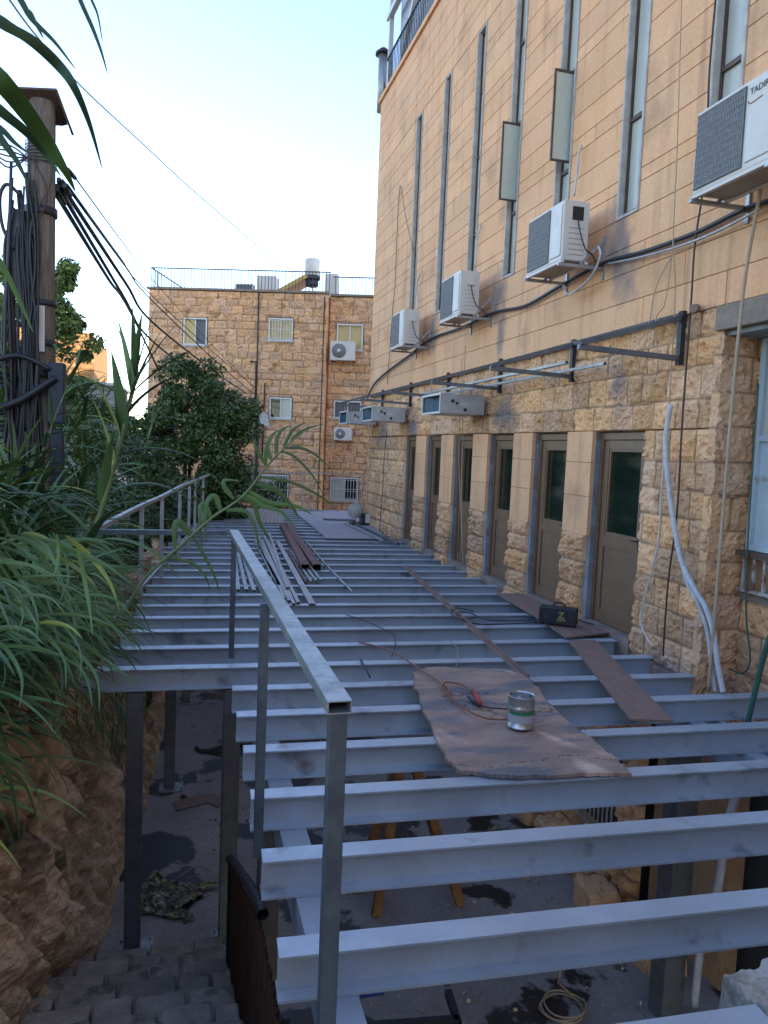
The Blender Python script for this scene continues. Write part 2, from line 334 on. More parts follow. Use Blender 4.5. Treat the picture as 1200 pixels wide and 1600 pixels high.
bd = thing('stone_building', 'tall peach limestone building with narrow slot windows and brown doors', 'building', (4.32, 10, GZ))
WN = [(5.42, 5.82), (6.81, 7.20), (8.28, 8.67), (9.74, 10.12), (11.22, 11.58), (12.78, 13.12), (14.42, 14.80)]
WB, WT = 4.33, 8.42
mb = MB(); YF = 17.95
slabs(mb, -7, YF, 3.17, WB, levels=LV); slabs(mb, -7, YF, WT, 10.0, levels=LV)
edges = [-7]+[e for a in [(-6.6, -6.2), (-5.1, -4.7), (-3.6, -3.2), (-2.1, -1.7), (-.6, -.2), (.9, 1.3), (2.4, 2.8), (3.9, 4.3)]+WN for e in a]+[YF]
for a, b in zip(edges[0::2], edges[1::2]): slabs(mb, a, b, WB, WT, levels=LV)
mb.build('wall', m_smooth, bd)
mj = MB()
mj.box((4.33, -7, 3.17), (4.75, YF, WB)); mj.box((4.33, -7, WT), (4.75, YF, 9.97))
for a, b in zip(edges[0::2], edges[1::2]): mj.box((4.33, a, WB), (4.75, b, WT))
mj.build('wall_joints', m_joint, bd)
core = MB()
core.box((4.74, -7, GZ), (15, YF-.02, 9.9)); core.box((4.55, 5.5, 2.13), (4.745, YF-.02, 3.16)); core.box((4.60, 14.9, GZ), (4.745, YF-.02, 2.125))
core.box((6.0, -6, 9.9), (24, 17.3, 13.0)); core.box((15, -7, GZ), (24, YF-.02, 9.9)); core.build('wall_core_sun_block', m_joint, bd)  # hidden roof storey and extra depth added to keep sun off the apartment block
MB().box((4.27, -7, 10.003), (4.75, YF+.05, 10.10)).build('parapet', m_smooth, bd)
wg = MB()
for zz in np.arange(-.3, 4.5, .3): wg.box((-5, -5.0, zz+.005), (4.3, -4.6, min(zz+.3, 4.5)-.005), (random.uniform(.9, 1.05),)*3)
wg.box((-5, -9, -.4), (4.3, -5.02, 4.4)); wg.build('unseen_light_blocker', m_smooth, bd)  # unseen block behind the camera, added to hold back light on the joist webs
# far end wall of the building, seen only from the side
mb = MB()
for zz in np.arange(GZ, 9.9, .3): mb.box((4.33, YF-.02, zz+.005), (15, YF+.02, min(zz+.3, 9.96)-.005), (random.uniform(.9, 1.05),)*3)
mb.build('end_wall', m_smooth, bd)
# slot windows
for k, (a, b) in enumerate(WN+[(-2.1, -1.7), (-.6, -.2), (.9, 1.3), (2.4, 2.8), (3.9, 4.3), (-6.6, -6.2), (-5.1, -4.7), (-3.6, -3.2)]):
    t = .028
    fr = MB(); fr.box((4.305, a, WB), (4.52, a+t, WT)); fr.box((4.305, b-t, WB), (4.52, b, WT))
    fr.box((4.308, a+t, WB), (4.52, b-t, WB+.03)); fr.box((4.325, a+t, WT-.03), (4.52, b-t, WT))
    o = fr.build('window', m_trim, bd)
    f2 = MB(); s_ = .024
    f2.box((4.375, a+t, WB+.03), (4.42, a+t+s_, WT-.03)); f2.box((4.375, b-t-s_, WB+.03), (4.42, b-t, WT-.03))
    for z in [WB+.05, WT-.05, 7.5]+[[5.2, 6.6], [5.33, 6.7], [5.28, 6.42], [5.22, 6.42], [5.3, 6.5], [5.3, 6.5], [5.6, 6.9]][k % 7]: f2.box((4.37, a+t+s_, z-.022), (4.425, b-t-s_, z+.022))
    f2.build('frame', m_brown, o)
    MB().add([(4.398, a+t, WB+.03), (4.398, b-t, WB+.03), (4.398, b-t, WT-.03), (4.398, a+t, WT-.03)], [(0, 3, 2, 1)]).build('pane', m_pane, o)
    if k in (2, 3):                     # open pivot sashes sticking out of the wall
        yy = [None, None, 8.40, 9.90][k]; z0 = 5.34; z1 = 6.38; x0 = 4.10; x1 = 4.40
        s = MB(); f = .022
        s.box((x0, yy-.012, z0), (x0+f, yy+.012, z1)); s.box((x1-f, yy-.012, z0), (x1, yy+.012, z1))
        s.box((x0+f, yy-.012, z0), (x1-f, yy+.012, z0+f)); s.box((x0+f, yy-.012, z1-f*1.4), (x1-f, yy+.012, z1))
        q = s.build('open_sash', m_brown, o); 
        MB().box((x0+f, yy-.004, z0+f), (x1-f, yy+.004, z1-f*1.4)).build('sash_pane', m_frost, o)
# rock faced masonry panels
def rough(name, u0, u1, v0, v1, res, amp, seed, mat, parent, mapf, course=(.25, .31), blk=(.28, .52), holes=(), jag=0., base=0., tintv=.22, joint=.010):
    rs = np.random.RandomState(seed)
    nu = max(4, int((u1-u0)/res)+1); nv = max(4, int((v1-v0)/res)+1)
    us = np.linspace(u0, u1, nu); vs = np.linspace(v0, v1, nv); U, V = np.meshgrid(us, vs, indexing='ij')
    Uw = U+.035*(fbm(U*5, V*5, seed+1, 3)-.5); Vw = V+.03*(fbm(U*4, V*4, seed+2, 3)-.5)
    cz = [v0-.01]
    while cz[-1] < v1: cz.append(cz[-1]+rs.uniform(*course))
    if v1-cz[-2] < course[0]*.55: cz.pop(-2)
    cz[-1] = v1+.01; cz = np.array(cz)
    ci = np.clip(np.searchsorted(cz, Vw)-1, 0, len(cz)-2)
    dv = np.minimum(Vw-cz[ci], cz[ci+1]-Vw)
    du = np.zeros_like(U); T = np.ones(U.shape+(3,)); bo = np.zeros_like(U); tl = np.zeros_like(U); tl2 = np.zeros_like(U)
    for c in range(len(cz)-1):
        e = [u0-rs.uniform(0, blk[0]*.6)]
        while e[-1] < u1: e.append(e[-1]+rs.uniform(*blk))
        e = np.array(e); m_ = ci == c; k = np.clip(np.searchsorted(e, Uw[m_])-1, 0, len(e)-2)
        du[m_] = np.minimum(Uw[m_]-e[k], e[k+1]-Uw[m_])
        nb = len(e); g = 1+rs.uniform(-tintv, tintv*.7, nb); wr = rs.uniform(-.07, .09, nb)
        T[m_, 0] = (g*(1+wr*.6))[k]; T[m_, 1] = g[k]; T[m_, 2] = (g*(1-wr*1.6))[k]
        bo[m_] = rs.uniform(.45, 1.1, nb)[k]; 
        uc = (Uw[m_]-(e[k]+e[k+1])/2)/.2; vc = (Vw[m_]-(cz[c]+cz[c+1])/2)/.14
        tl[m_] = uc*rs.uniform(-.35, .35, nb)[k]+vc*rs.uniform(-.4, .3, nb)[k]
    e = np.clip(np.minimum(du, dv)-joint, 0, 1)
    pil = 1-np.exp(-e/.022)
    facet = np.abs(fbm(U*7+seed, V*8, seed+5, 3)-.5)*2
    cre = 1-np.abs(fbm(U*13, V*15, seed+8, 3)-.5)*2
    d = amp*pil*(bo*(.35+1.1*fbm(U*6, V*7, seed+3, 4))+tl*.6-.5*facet+.75*(cre-.85)*2)+.014*(fbm(U*34, V*34, seed+7, 3)-.5)*pil
    T *= np.where(e <= 0, .45, 1)[..., None]
    d = d+base
    keep = np.ones((nu-1, nv-1), bool); inner = np.zeros_like(U, bool)
    uc = (us[:-1]+us[1:])/2; vc = (vs[:-1]+vs[1:])/2; UC, VC = np.meshgrid(uc, vc, indexing='ij')
    for (a, b, c_, e_) in holes:
        keep &= ~((UC > a) & (UC < b) & (VC > c_) & (VC < e_))
        inner |= (U > a-res*.6) & (U < b+res*.6) & (V > c_-res*.6) & (V < e_+res*.6)
    d[inner] = -.08
    if jag:
        wob = jag*(fbm(V*3.3, V*0+seed, seed+11, 3)-.5)*2+jag*.7*(rs.rand(len(cz))[ci]-.5)
        wt0 = np.clip(1-(U-u0)/.12, 0, 1); wt1 = np.clip(1-(u1-U)/.12, 0, 1)
        U = U+wob*wt0-wob*wt1
        rnd = np.minimum(U-u0, u1-U).clip(0, 1); d = d*(.35+.65*np.clip(rnd/.07, 0, 1))
    d[0, :] = d[-1, :] = -.06; d[:, 0] = d[:, -1] = -.06
    X, Y, Z = mapf(U, V, d)
    return grid_mesh(name, X, Y, Z, mat, parent, keep, T, smooth=False)
mapR = lambda U, V, d: (WX-d, U, V)
ON = [6.49+1.497*k for k in range(6)]; OF = [7.41+1.478*k for k in range(6)]
rough('rubble_wall', 5.46, 10.4, 2.14, 3.185, .016, .045, 1, m_rough, bd, mapR, blk=(.26, .5))
rough('rubble_wall', 10.39, YF, 2.14, 3.185, .028, .045, 2, m_rough, bd, mapR, blk=(.26, .5))
rough('rubble_wall', 5.455, ON[0], -.35, 2.15, .0135, .040, 3, m_rough, bd, mapR, course=(.24, .31), blk=(.22, .42))
rough('rubble_wall', OF[5], YF, -.35, 2.15, .026, .05, 4, m_rough, bd, mapR, course=(.24, .3), blk=(.25, .5))
for k in range(5):
    a, b = OF[k], ON[k+1]
    rough('rough_pilaster', a+.05, b+.02, -.15, 1.0, .015 if k < 2 else .022, .085, 20+k, m_rough, bd, mapR, course=(.22, .3), blk=(.5, .7), jag=.05, base=.03)
    mb = MB()
    for (z0, z1) in ((.99, 1.42), (1.425, 1.80), (1.805, 2.145)):
        g = random.uniform(.94, 1.05); mid = a+(b-a)*.45
        for (c_, d_, gg) in ((a+.012, mid, g), (mid+.002, b-.004, g*random.uniform(.93, 1.02))):
            mb.box((WX-.035, c_, z0), (WX+.04, d_, z1), (gg, gg, gg))
    mb.build('smooth_pilaster', m_smooth, bd)
    MB().box((WX+.008, a, -.3), (4.74, b, 2.135)).build('jamb_cement', m_cement, bd)
MB().box((WX+.03, 5.52, -.3), (4.74, ON[0], 2.135)).build('jamb_cement', m_cement, bd)
MB().box((WX+.03, OF[5], -.3), (4.74, OF[5]+.3, 2.135)).build('jamb_cement', m_cement, bd)
# doors
for k in range(6):
    a, b = ON[k], OF[k]; x = 4.425; z0 = .05; z1 = 2.13
    MB().box((WX-.03, a, -.2), (4.7, b, z0)).build('threshold', m_lintel, bd)
    fr = MB(); t = .055
    fr.box((x, a+.01, z0), (x+.09, a+t, z1)); fr.box((x, b-t, z0), (x+.09, b-.01, z1)); fr.box((x, a+t, z1-t*1.3), (x+.09, b-t, z1))
    d = fr.build('door', m_door, bd)
    lf = MB(); xa = x+.02; la = a+t+.004; lb = b-t-.004; g0 = 1.06; g1 = z1-.20
    lf.box((xa, la, z0+.01), (xa+.045, la+.09, z1-.08)); lf.box((xa, lb-.09, z0+.01), (xa+.045, lb, z1-.08))
    lf.box((xa, la+.09, z0+.01), (xa+.045, lb-.09, z0+.15)); lf.box((xa, la+.09, .90), (xa+.045, lb-.09, 1.02)); lf.box((xa, la+.09, g1+.03), (xa+.045, lb-.09, z1-.08))
    lf.box((xa+.015, la+.09, z0+.15), (xa+.035, lb-.09, .90))
    for (p, q, r_, s_) in ((la+.09, lb-.09, 1.02, g0), (la+.09, lb-.09, g1, g1+.03), (la+.09, la+.12, g0, g1), (lb-.12, lb-.09, g0, g1)): lf.box((xa+.008, p, r_), (xa+.04, q, s_))
    lf.build('door_leaf', m_door, d)
    MB().add([(xa+.03, la+.1, g0-.01), (xa+.03, lb-.1, g0-.01), (xa+.03, lb-.1, g1+.01), (xa+.03, la+.1, g1+.01)], [(0, 3, 2, 1)]).build('pane', m_glass, d)
    h = MB(); h.box((xa-.012, la+.03, .93), (xa, la+.06, 1.13)); h.tube([(xa-.01, la+.045, 1.03), (xa-.05, la+.045, 1.03), (xa-.05, la+.15, 1.03)], .008, 6)
    h.build('handle', m_blackst, d)
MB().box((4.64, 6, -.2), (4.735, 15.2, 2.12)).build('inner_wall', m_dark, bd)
# recess at the right with lintel, window, grille
rough('rubble_wall', 4.33, 4.78, -.55, 2.98, .018, .035, 8, m_rough, bd, lambda U, V, d: (U, 5.47-d, V), course=(.27, .33), blk=(.4, .7), tintv=.1)
rough('rubble_wall', 2.6, 5.46, -.6, .72, .02, .04, 9, m_rough, bd, lambda U, V, d: (4.74-d, U, V), course=(.3, .4), blk=(.4, .7))
lt = MB(); lt.box((4.30, 2.0, 2.96), (4.78, 5.52, 3.165)); lt.build('lintel', m_lintel, bd, bevel=.01)
MB().box((4.38, 2.0, 2.92), (4.79, 5.46, 2.957)).build('soffit', m_cement, bd)
MB().box((4.70, 3.2, .68), (4.80, 5.44, .74)).build('sill', m_lintel, bd)
wn = MB(); x = 4.70
for (a, b) in ((5.36, 5.42), (4.5, 4.56), (3.6, 3.66)): wn.box((x, a, 1.12), (x+.06, b, 2.93))
for z in (1.12, 2.05, 2.88): wn.box((x, 3.66, z), (x+.06, 5.36, z+.05))
wn.box((x+.03, 3.6, 1.17), (x+.04, 5.4, 2.06))
w8 = wn.build('window', m_blue, bd)
MB().add([(x+.035, 3.6, 2.07), (x+.035, 5.4, 2.07), (x+.035, 5.4, 2.93), (x+.035, 3.6, 2.93)], [(0, 3, 2, 1)]).build('pane', m_pane, w8)
gr = MB()
for i in range(13): yy = 5.38-i*.12; gr.box((4.66, yy-.012, .76), (4.684, yy+.012, 1.08), (1, 1, 1))
for z in (.76, 1.06): gr.box((4.65, 3.8, z), (4.69, 5.44, z+.03))
gr.build('window_grille', M('peeling_white_rust', (.42, .40, .37), .8, 0, (.20, .09, .05), sc=9, lo=.45, hi=.6), bd)
MB().box((4.62, 3.2, 1.07), (4.82, 5.44, 1.115)).build('rusty_ledge', m_brown, bd)
# lower storey wall seen through the frame
rough('lower_wall', 5.9, 14, GZ, -.2, .028, .10, 12, m_rough, bd, lambda U, V, d: (4.18-d, U, V), course=(.3, .45), blk=(.35, .7), holes=[(6.25, 6.95, -1.95, -1.0)], tintv=.25)
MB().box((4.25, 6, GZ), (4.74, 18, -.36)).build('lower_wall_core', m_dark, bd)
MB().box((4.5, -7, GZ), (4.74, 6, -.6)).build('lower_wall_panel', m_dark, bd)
g = MB()
for i in range(9): yy = 6.29+i*.078; g.tube([(4.14, yy, -1.97), (4.14, yy, -.98)], .011, 6)
for z in (-1.95, -1.45, -1.0): g.tube([(4.15, 6.24, z), (4.15, 6.97, z)], .010, 6)
g.build('basement_grille', m_whited, bd)
mb = MB()
for (a, b) in ((5.35, 5.85), (4.85, 5.3), (3.6, 3.9)): mb.box((4.3, a, GZ), (4.45, b, -.45), (random.uniform(.5, .9),)*3)
mb.build('basement_panel', m_roughA, bd)
# roof frame on the far top corner
rf = thing('roof_shelter', 'corrugated metal shelter with steel frame on top of the limestone building', 'roof shelter', (4.6, 17.6, 10.1))
mb = MB(); mb.bar((4.45, 17.75, 10.1), (4.45, 17.75, 14), .10, .10); mb.bar((4.5, 12.2, 10.1), (4.5, 12.2, 14), .1, .1)
mb.bar((4.42, 17.9, 11.9), (4.42, 8.2, 11.9), .12, .12); mb.bar((4.44, 16.9, 10.15), (4.44, 15.1, 11.85), .09, .09); mb.build('frame', m_wframe, rf)
mb = MB(); vs = []; yy = np.arange(9.5, 17.62, .06)
for i, y in enumerate(yy): vs += [(4.62+(.03 if i % 2 else 0), y, 10.12), (4.62+(.03 if i % 2 else 0), y, 14)]
mb.add(vs, [(2*i, 2*i+1, 2*i+3, 2*i+2) for i in range(len(yy)-1)]); mb.build('corrugated_sheet', m_tube, rf)
mb = MB(); 
for y in np.arange(9, 17.6, .12): mb.box((4.36, y-.008, 10.15), (4.376, y+.008, 10.85))
mb.box((4.35, 9, 10.85), (4.386, 17.7, 10.88)); mb.build('railing', m_blackst, rf)
fl = thing('chimney_pipe', 'round metal flue with dark cap at the far top corner', 'flue', (4.38, 18.15, 9.9))
MB().lathe([(.001, 9.9), (.11, 9.9), (.11, 11.2), (.001, 11.2)], (4.38, 18.15, 0), 16).build('pipe', m_tube, fl)
MB().lathe([(.001, 11.38), (.06, 11.36), (.19, 11.25), (.19, 11.2), (.001, 11.2)], (4.38, 18.15, 0), 16).build('cap', m_blackst, fl)
# ================================================================ AIR CONDITIONERS
def ac_unit(yn, zb, label, w_=.84, h=.62, xf=3.80, d=.30, text=False, openbox=False):
    t = thing('air_conditioner', label, 'air conditioner', (4.32, yn, zb), group='outdoor air conditioner units along the limestone wall')
    yf = yn+w_; xb = xf+d
    MB().box((xf, yn, zb), (xb, yf, zb+h)).build('casing', m_white, t, bevel=.012)
    gl = MB(); ga, gb = yn+.30, yf-.02
    gl.box((xf-.006, ga, zb+.03), (xf-.001, gb, zb+h-.03), (.6, .6, .6))
    nb = 30
    for i in range(nb): yy = ga+(i+.5)*(gb-ga)/nb; gl.box((xf-.014, yy-.003, zb+.03), (xf-.006, yy+.003, zb+h-.03), (1.5, 1.5, 1.5))
    for i in range(12): zz = zb+.04+i*(h-.08)/11; gl.box((xf-.017, ga, zz-.002), (xf-.014, gb, zz+.002), (1.4, 1.4, 1.4))
    gl.build('fan_grille', m_grille, t)
    pn = MB(); pn.box((xf-.010, yn+.03, zb+.05), (xf-.001, yn+.27, zb+h-.04)); pn.build('front_panel', m_white, t, bevel=.004)
    sp_ = MB()
    if openbox:
        sp_.box((xf+.10, yn-.004, zb+h-.20), (xf+.23, yn+.001, zb+h-.06), (.02, .02, .02))
    else:
        sp_.box((xf+.10, yn-.03, zb+h-.21), (xf+.22, yn-.001, zb+h-.05))
    for i in range(6): zz = zb+.06+i*.055; sp_.box((xf+.07, yn-.005, zz), (xf+.25, yn-.001, zz+.006), (.55, .55, .55))
    sp_.build('service_cover', m_white, t)
    bt = MB(); bt.box((xf-.005, yn-.01, zb-.028), (xf+.03, yf+.01, zb-.002)); bt.box((xb-.03, yn-.01, zb-.028), (xb+.01, yf+.01, zb-.002))
    bt.box((xf, yn+.08, zb-.02), (xb, yf-.08, zb-.004), (.35, .33, .3)); bt.build('base_tray', m_white, t)
    for yy in (yn+.02, yf-.02):
        br = MB(); br.bar((xf-.03, yy, zb-.045), (4.318, yy, zb-.045), .035, .03); br.box((4.297, yy-.02, zb-.16), (4.317, yy+.02, zb+.30))
        br.bar((xf+.22, yy-.01, zb-.03), (4.31, yy-.01, zb+.27), .025, .025)
        br.build('bracket', m_tube, t)
    pp_ = MB(); pp_.tube(smooth_path([(xf+.16, yn-.02, zb+h-.2), (xf+.17, yn-.05, zb+.30), (xf+.24, yn-.06, zb+.12), (xb+.06, yn+.0, zb+.08), (4.29, yn+.05, zb-.05)]), .007, 6)
    pp_.build('power_lead', m_blackst, t)
    if text:
        cu_ = bpy.data.curves.new('t', 'FONT'); cu_.body = 'TADIRAN'; cu_.size = .062; cu_.extrude = .001
        tmp = bpy.data.objects.new('t', cu_); C.objects.link(tmp); bpy.context.view_layer.update()
        me = bpy.data.meshes.new_from_object(tmp.evaluated_get(bpy.context.evaluated_depsgraph_get())); bpy.data.objects.remove(tmp)
        at = me.color_attributes.new('tint', 'FLOAT_COLOR', 'POINT'); at.data.foreach_set('color', np.ones(len(me.vertices)*4, dtype=np.float32))
        o = link('lettering', me, m_dark, t); o.matrix_basis = Matrix.Translation(Vector((xf-.0125-4.32, .255, h-.115)))@Matrix(((0, 0, -1, 0), (-1, 0, 0, 0), (0, 1, 0, 0), (0, 0, 0, 1)))
        MB().tube(smooth_path([(xf-.012, yn+.27, zb+h-.15), (xf-.012, yn+.24, zb+h-.175), (xf-.012, yn+.13, zb+h-.165)]), .0035, 5).build('swoosh', m_orange, t)
    return t
ac_unit(13.35, 3.80, 'farthest and smallest of the white outdoor air conditioners on the limestone wall')
ac_unit(10.45, 3.87, 'white air conditioner second from the far end of the limestone wall')
ac_unit(7.38, 3.93, 'white air conditioner with open wiring box left of the tall sixth window', openbox=True)
ac_unit(4.42, 3.93, 'nearest big white air conditioner at the right edge with name lettering', text=True)
# ================================================================ BRACKETS AND DUCT UNITS
ang = tag(MB().bar((4.29, 5.96, 3.16), (4.29, 17.6, 3.10), .04, .05).build('wall_rail', m_blackst), 'long thin dark steel rail fixed along the wall above the doors', 'wall rail')
for i, y in enumerate([5.96, 7.92, 10.0, 12.2, 14.4, 16.6]):
    words = ['nearest and biggest dark triangular bracket ending at the corner pier', 'second nearest triangular bracket carrying the loose tubes', 'triangular bracket just before the nearest zinc duct unit', 'triangular bracket just past the nearest zinc duct unit', 'triangular bracket above the middle zinc duct unit', 'farthest triangular bracket beside the last duct unit']
    t = thing('wall_bracket', words[i], 'bracket', (4.3, y, 2.8), group='dark steel triangular brackets along the wall')
    MB().box((4.275, y-.03, 2.72), (4.32, y+.03, 3.2)).build('wall_plate', m_blackst, t)
    mb = MB(); mb.bar((4.28, y, 3.14), (3.30, y, 2.84), .045, .045, up=(0, 1, 0)); mb.bar((4.28, y, 2.78), (3.28, y, 2.81), .045, .045, up=(0, 1, 0))
    mb.build('arms', m_galvd, t)
tag(MB().rhs((3.92, 7.35, 2.86), (3.92, 12.4, 2.83), .04, .03).build('carrier_tube', m_tube), 'outer light grey steel tube resting along the brackets', 'steel tube')
tag(MB().rhs((4.17, 7.0, 2.83), (4.17, 12.6, 2.82), .04, .03).build('carrier_tube', m_tube), 'inner light grey steel tube resting along the brackets near the wall', 'steel tube')
def duct(y, label, L=.85):
    x0, x1, z0, z1 = 3.56, 4.24, 2.42, 2.70
    t = thing('duct_unit', label, 'duct unit', (3.9, y, z0), group='zinc duct units hung in a row under the brackets')
    mb = MB(); th = .012
    mb.box((x0, y, z0), (x1, y+th, z1)); mb.box((x0, y+L-th, z0), (x1, y+L, z1)); mb.box((x0, y+th, z0), (x1, y+L-th, z0+th)); mb.box((x0, y+th, z1-th), (x1, y+L-th, z1)); mb.box((x1-th, y+th, z0+th), (x1, y+L-th, z1-th))
    mb.build('casing', m_ductz, t)
    mb = MB(); mb.box((x0+.10, y+th, z0+th), (x0+.12, y+L-th, z1-th)); mb.add([(x0+.01, y+L-th-.002, z0+th), (x0+.1, y+L-.2, z0+th), (x0+.1, y+L-.2, z1-th), (x0+.01, y+L-th-.002, z1-th)], [(0, 1, 2, 3)]); mb.build('coil', m_ductin, t)
    mb = MB(); f = .022
    mb.box((x0-.012, y-.01, z0-.01), (x0, y+L+.01, z0+f)); mb.box((x0-.012, y-.01, z1-f), (x0, y+L+.01, z1+.01)); mb.box((x0-.012, y-.01, z0+f), (x0, y+f, z1-f)); mb.box((x0-.012, y+L-f, z0+f), (x0, y+L+.01, z1-f)); mb.build('flange', m_wframe, t)
    mb = MB(); mb.lathe([(.001, -.03), (.022, -.03), (.022, 0)], (x0+.18, y, z0+.18), 12, 'y'); mb.lathe([(.001, -.02), (.02, -.02), (.02, 0)], (x0+.25, y, z0+.15), 12, 'y'); mb.lathe([(.001, -.025), (.024, -.025), (.024, 0)], (x0+.38, y, z0+.06), 12, 'y'); mb.build('pipe_port', m_black, t)
    mb = MB(); mb.box((x0+.30, y-.004, z0+.12), (x0+.42, y-.001, z0+.16)); mb.build('sticker', m_white, t)
    mb = MB()
    for a in (x0+.1, x1-.1):
        for b in (y+.06, y+L-.06): mb.tube([(a, b, z1), (a, b, 2.86)], .006, 6)
    mb.build('hanger_rod', m_tube, t)
duct(10.38, 'nearest zinc duct unit with a dark blue opening hung above the doors')
duct(14.5, 'middle zinc duct unit in the row hung under the brackets')
duct(16.9, 'farthest zinc duct unit, hanging near the far corner of the building')
# ================================================================ STEEL PLATFORM
NUM = 'first second third fourth fifth sixth seventh eighth ninth tenth eleventh twelfth thirteenth fourteenth fifteenth sixteenth seventeenth eighteenth nineteenth twentieth'.split()
yj = [2.01, 2.62, 3.26, 3.87, 4.48, 5.09, 5.65, 6.24, 6.86, 7.48, 8.06]
while yj[-1] < 21.8: yj.append(yj[-1]+.60)
def edgeL(y): return float(np.interp(y, [6, 6.9, 8, 10.3, 11.7, 13.9, 17.2, 20.9, 22], [-.85, -.65, -.5, -.45, -.38, -.3, .13, .86, 1.2]))
def ibeam(L, h=.18, w_=.114, tf=.010, tw=.008):
    mb = MB(); pr = [(-w_/2, 0), (w_/2, 0), (w_/2, -tf), (tw/2, -tf-.004), (tw/2, -h+tf+.004), (w_/2, -h+tf), (w_/2, -h), (-w_/2, -h), (-w_/2, -h+tf), (-tw/2, -h+tf+.004), (-tw/2, -tf-.004), (-w_/2, -tf)]
    n = len(pr); vs = [(0, p[0], p[1]) for p in pr]+[(L, p[0], p[1]) for p in pr]
    fs = [(i, n+i, n+(i+1) % n, (i+1) % n) for i in range(n)]
    for o in (0, n):
        f = [(0, 1, 2, 11), (2, 3, 10, 11), (3, 4, 9, 10), (4, 5, 8, 9), (5, 6, 7, 8)]
        fs += [tuple(o+i for i in (q if o else q[::-1])) for q in f]
    return mb.add(vs, [f[::-1] for f in fs])
RZ = -.040
for i, y in enumerate(yj):
    if i < 7: xl = .37
    elif i == 7: xl = -.80
    else: xl = edgeL(y)
    xl += random.uniform(-.03, .03)*(1 if i > 8 else .3)
    if i == 0: xr = 1.93
    elif i <= 5: xr = 4.66
    elif y < 17.8: xr = 4.30+random.uniform(-.04, .02)
    else: xr = 4.85
    yy = y-.04*(xl-.37)
    if i == 0: lab = 'short grey steel joist cut off beside the boulder at the bottom edge'
    elif i < 20: lab = 'grey painted steel joist, %s whole one counting away from the bottom edge' % NUM[i-1]
    else: lab = 'grey steel joist, %s one counting back from the far railing' % NUM[len(yj)-1-i]
    o = ibeam((xr-xl)/math.cos(RZ)).build('steel_joist', m_joist); o.location = (xl, yy, 0); o.rotation_euler = (0, 0, RZ)
    tag(o, lab, 'joist', 'steel joists laid across the platform')
tag(MB().box((.52, 1.6, -.36), (.66, 21, -.182)).build('steel_girder', m_girder), 'pale blue grey girder running under the left ends of the joists', 'girder')
tag(MB().box((3.86, 1.8, -.36), (3.98, 17.5, -.182)).build('steel_girder', m_girder), 'pale grey girder under the right ends of the joists, left of its twin', 'girder')
tag(MB().box((4.12, 4.0, -.36), (4.16, 17.5, -.182)).build('steel_girder', m_girder), 'thin pale girder closest to the wall under the right ends of the joists', 'girder')
def column(x, y, w_, label, z1=-.2):
    t = thing('steel_column', label, 'column', (x, y, GZ), group='dark steel columns under the platform')
    MB().box((x-w_/2, y-w_/2, GZ+.02), (x+w_/2, y+w_/2, z1)).build('shaft', m_galvd, t, bevel=.008)
    mb = MB(); mb.box((x-w_*.9, y-w_*1.1, GZ+.003), (x+w_*1.3, y+w_*.9, GZ+.018))
    for a in (-.7, 1.1):
        for b in (-.9, .7): mb.lathe([(.001, GZ+.05), (.012, GZ+.05), (.012, GZ+.018)], (x+w_*a, y+w_*b, 0), 6)
    mb.build('base_plate', m_tube, t)
column(-.36, 6.30, .13, 'dark column standing against the rock face by the stair foot')
column(-.12, 9.35, .13, 'middle dark column along the rock face, next to the cardboard scrap')
column(.08, 12.5, .13, 'farthest visible dark column along the rock face')
column(.42, 6.28, .14, 'dark column at the top end of the rusty stair rail')
column(.50, 4.1, .12, 'dark column behind the rusty sheet rail, under the left girder')
column(3.68, 4.7, .18, 'wide dark column at the right below the nearest joists')
column(3.9, 9.5, .15, 'dark column deep under the platform next to the basement wall')
# guard rails
gl = thing('guardrail', 'galvanised guardrail whose thick top tube slants from the near post', 'guardrail', (.42, 4, 0))
rt = MB(); rt.rhs((.452, 2.10, 1.09), (.415, 6.52, 1.09), .074, .04, .004); rt.build('top_rail', m_galvt, gl)
cr_ = MB(); cr_.rhs((.36, 6.5, 1.085), (-.70, 6.5, 1.085), .05, .04); cr_.build('cross_rail', m_galv, gl)
for (x, y, zb) in ((.452, 2.13, -.9), (.39, 3.65, -.22), (.415, 6.47, 0), (-.70, 6.48, -.1)):
    MB().rhs((x, y, zb), (x, y, 1.068), .052 if y < 3 else .045, .052 if y < 3 else .045, .004, up=(0, 1, 0)).build('post', m_galv, gl, bevel=.006)
g2 = thing('curved_guardrail', 'light guardrail bending along the left edge beside the reeds', 'guardrail', (0, 12, 0))
cp = [(-.70, 6.5, 1.1), (-.47, 8.97, 1.1), (-.29, 10.5, 1.1), (-.07, 12.9, 1.1), (.13, 14.6, 1.1), (.39, 16.8, 1.1), (.62, 18.7, 1.1), (.80, 20.5, 1.1), (.95, 21.9, 1.1)]
sp2 = smooth_path(cp, 4); mb = MB()
for a, b in zip(sp2[:-1], sp2[1:]): mb.bar(a, b, .05, .04)
mb.build('top_rail', m_tube, g2)
for p in [(-.47, 8.97), (-.29, 10.48), (-.07, 12.0), (.08, 13.4), (.2, 15), (.39, 16.8), (.62, 18.7), (.82, 20.5)]:
    MB().bar((p[0], p[1], -.1), (p[0], p[1], 1.08), .05, .05).build('post', m_tube, g2)
MB().bar((-.66, 6.9, .18), (.5, 17.9, .18), .03, .02).build('lower_rail', m_tube, g2)
g3 = thing('end_guardrail', 'thin guardrail closing the far end of the platform', 'guardrail', (3, 22, 0))
mb = MB(); mb.bar((.95, 21.95, 1.08), (5.4, 22.1, 1.08), .035, .035); mb.bar((1.2, 21.97, .55), (5.4, 22.12, .55), .02, .02); mb.build('top_rail', m_tube, g3)
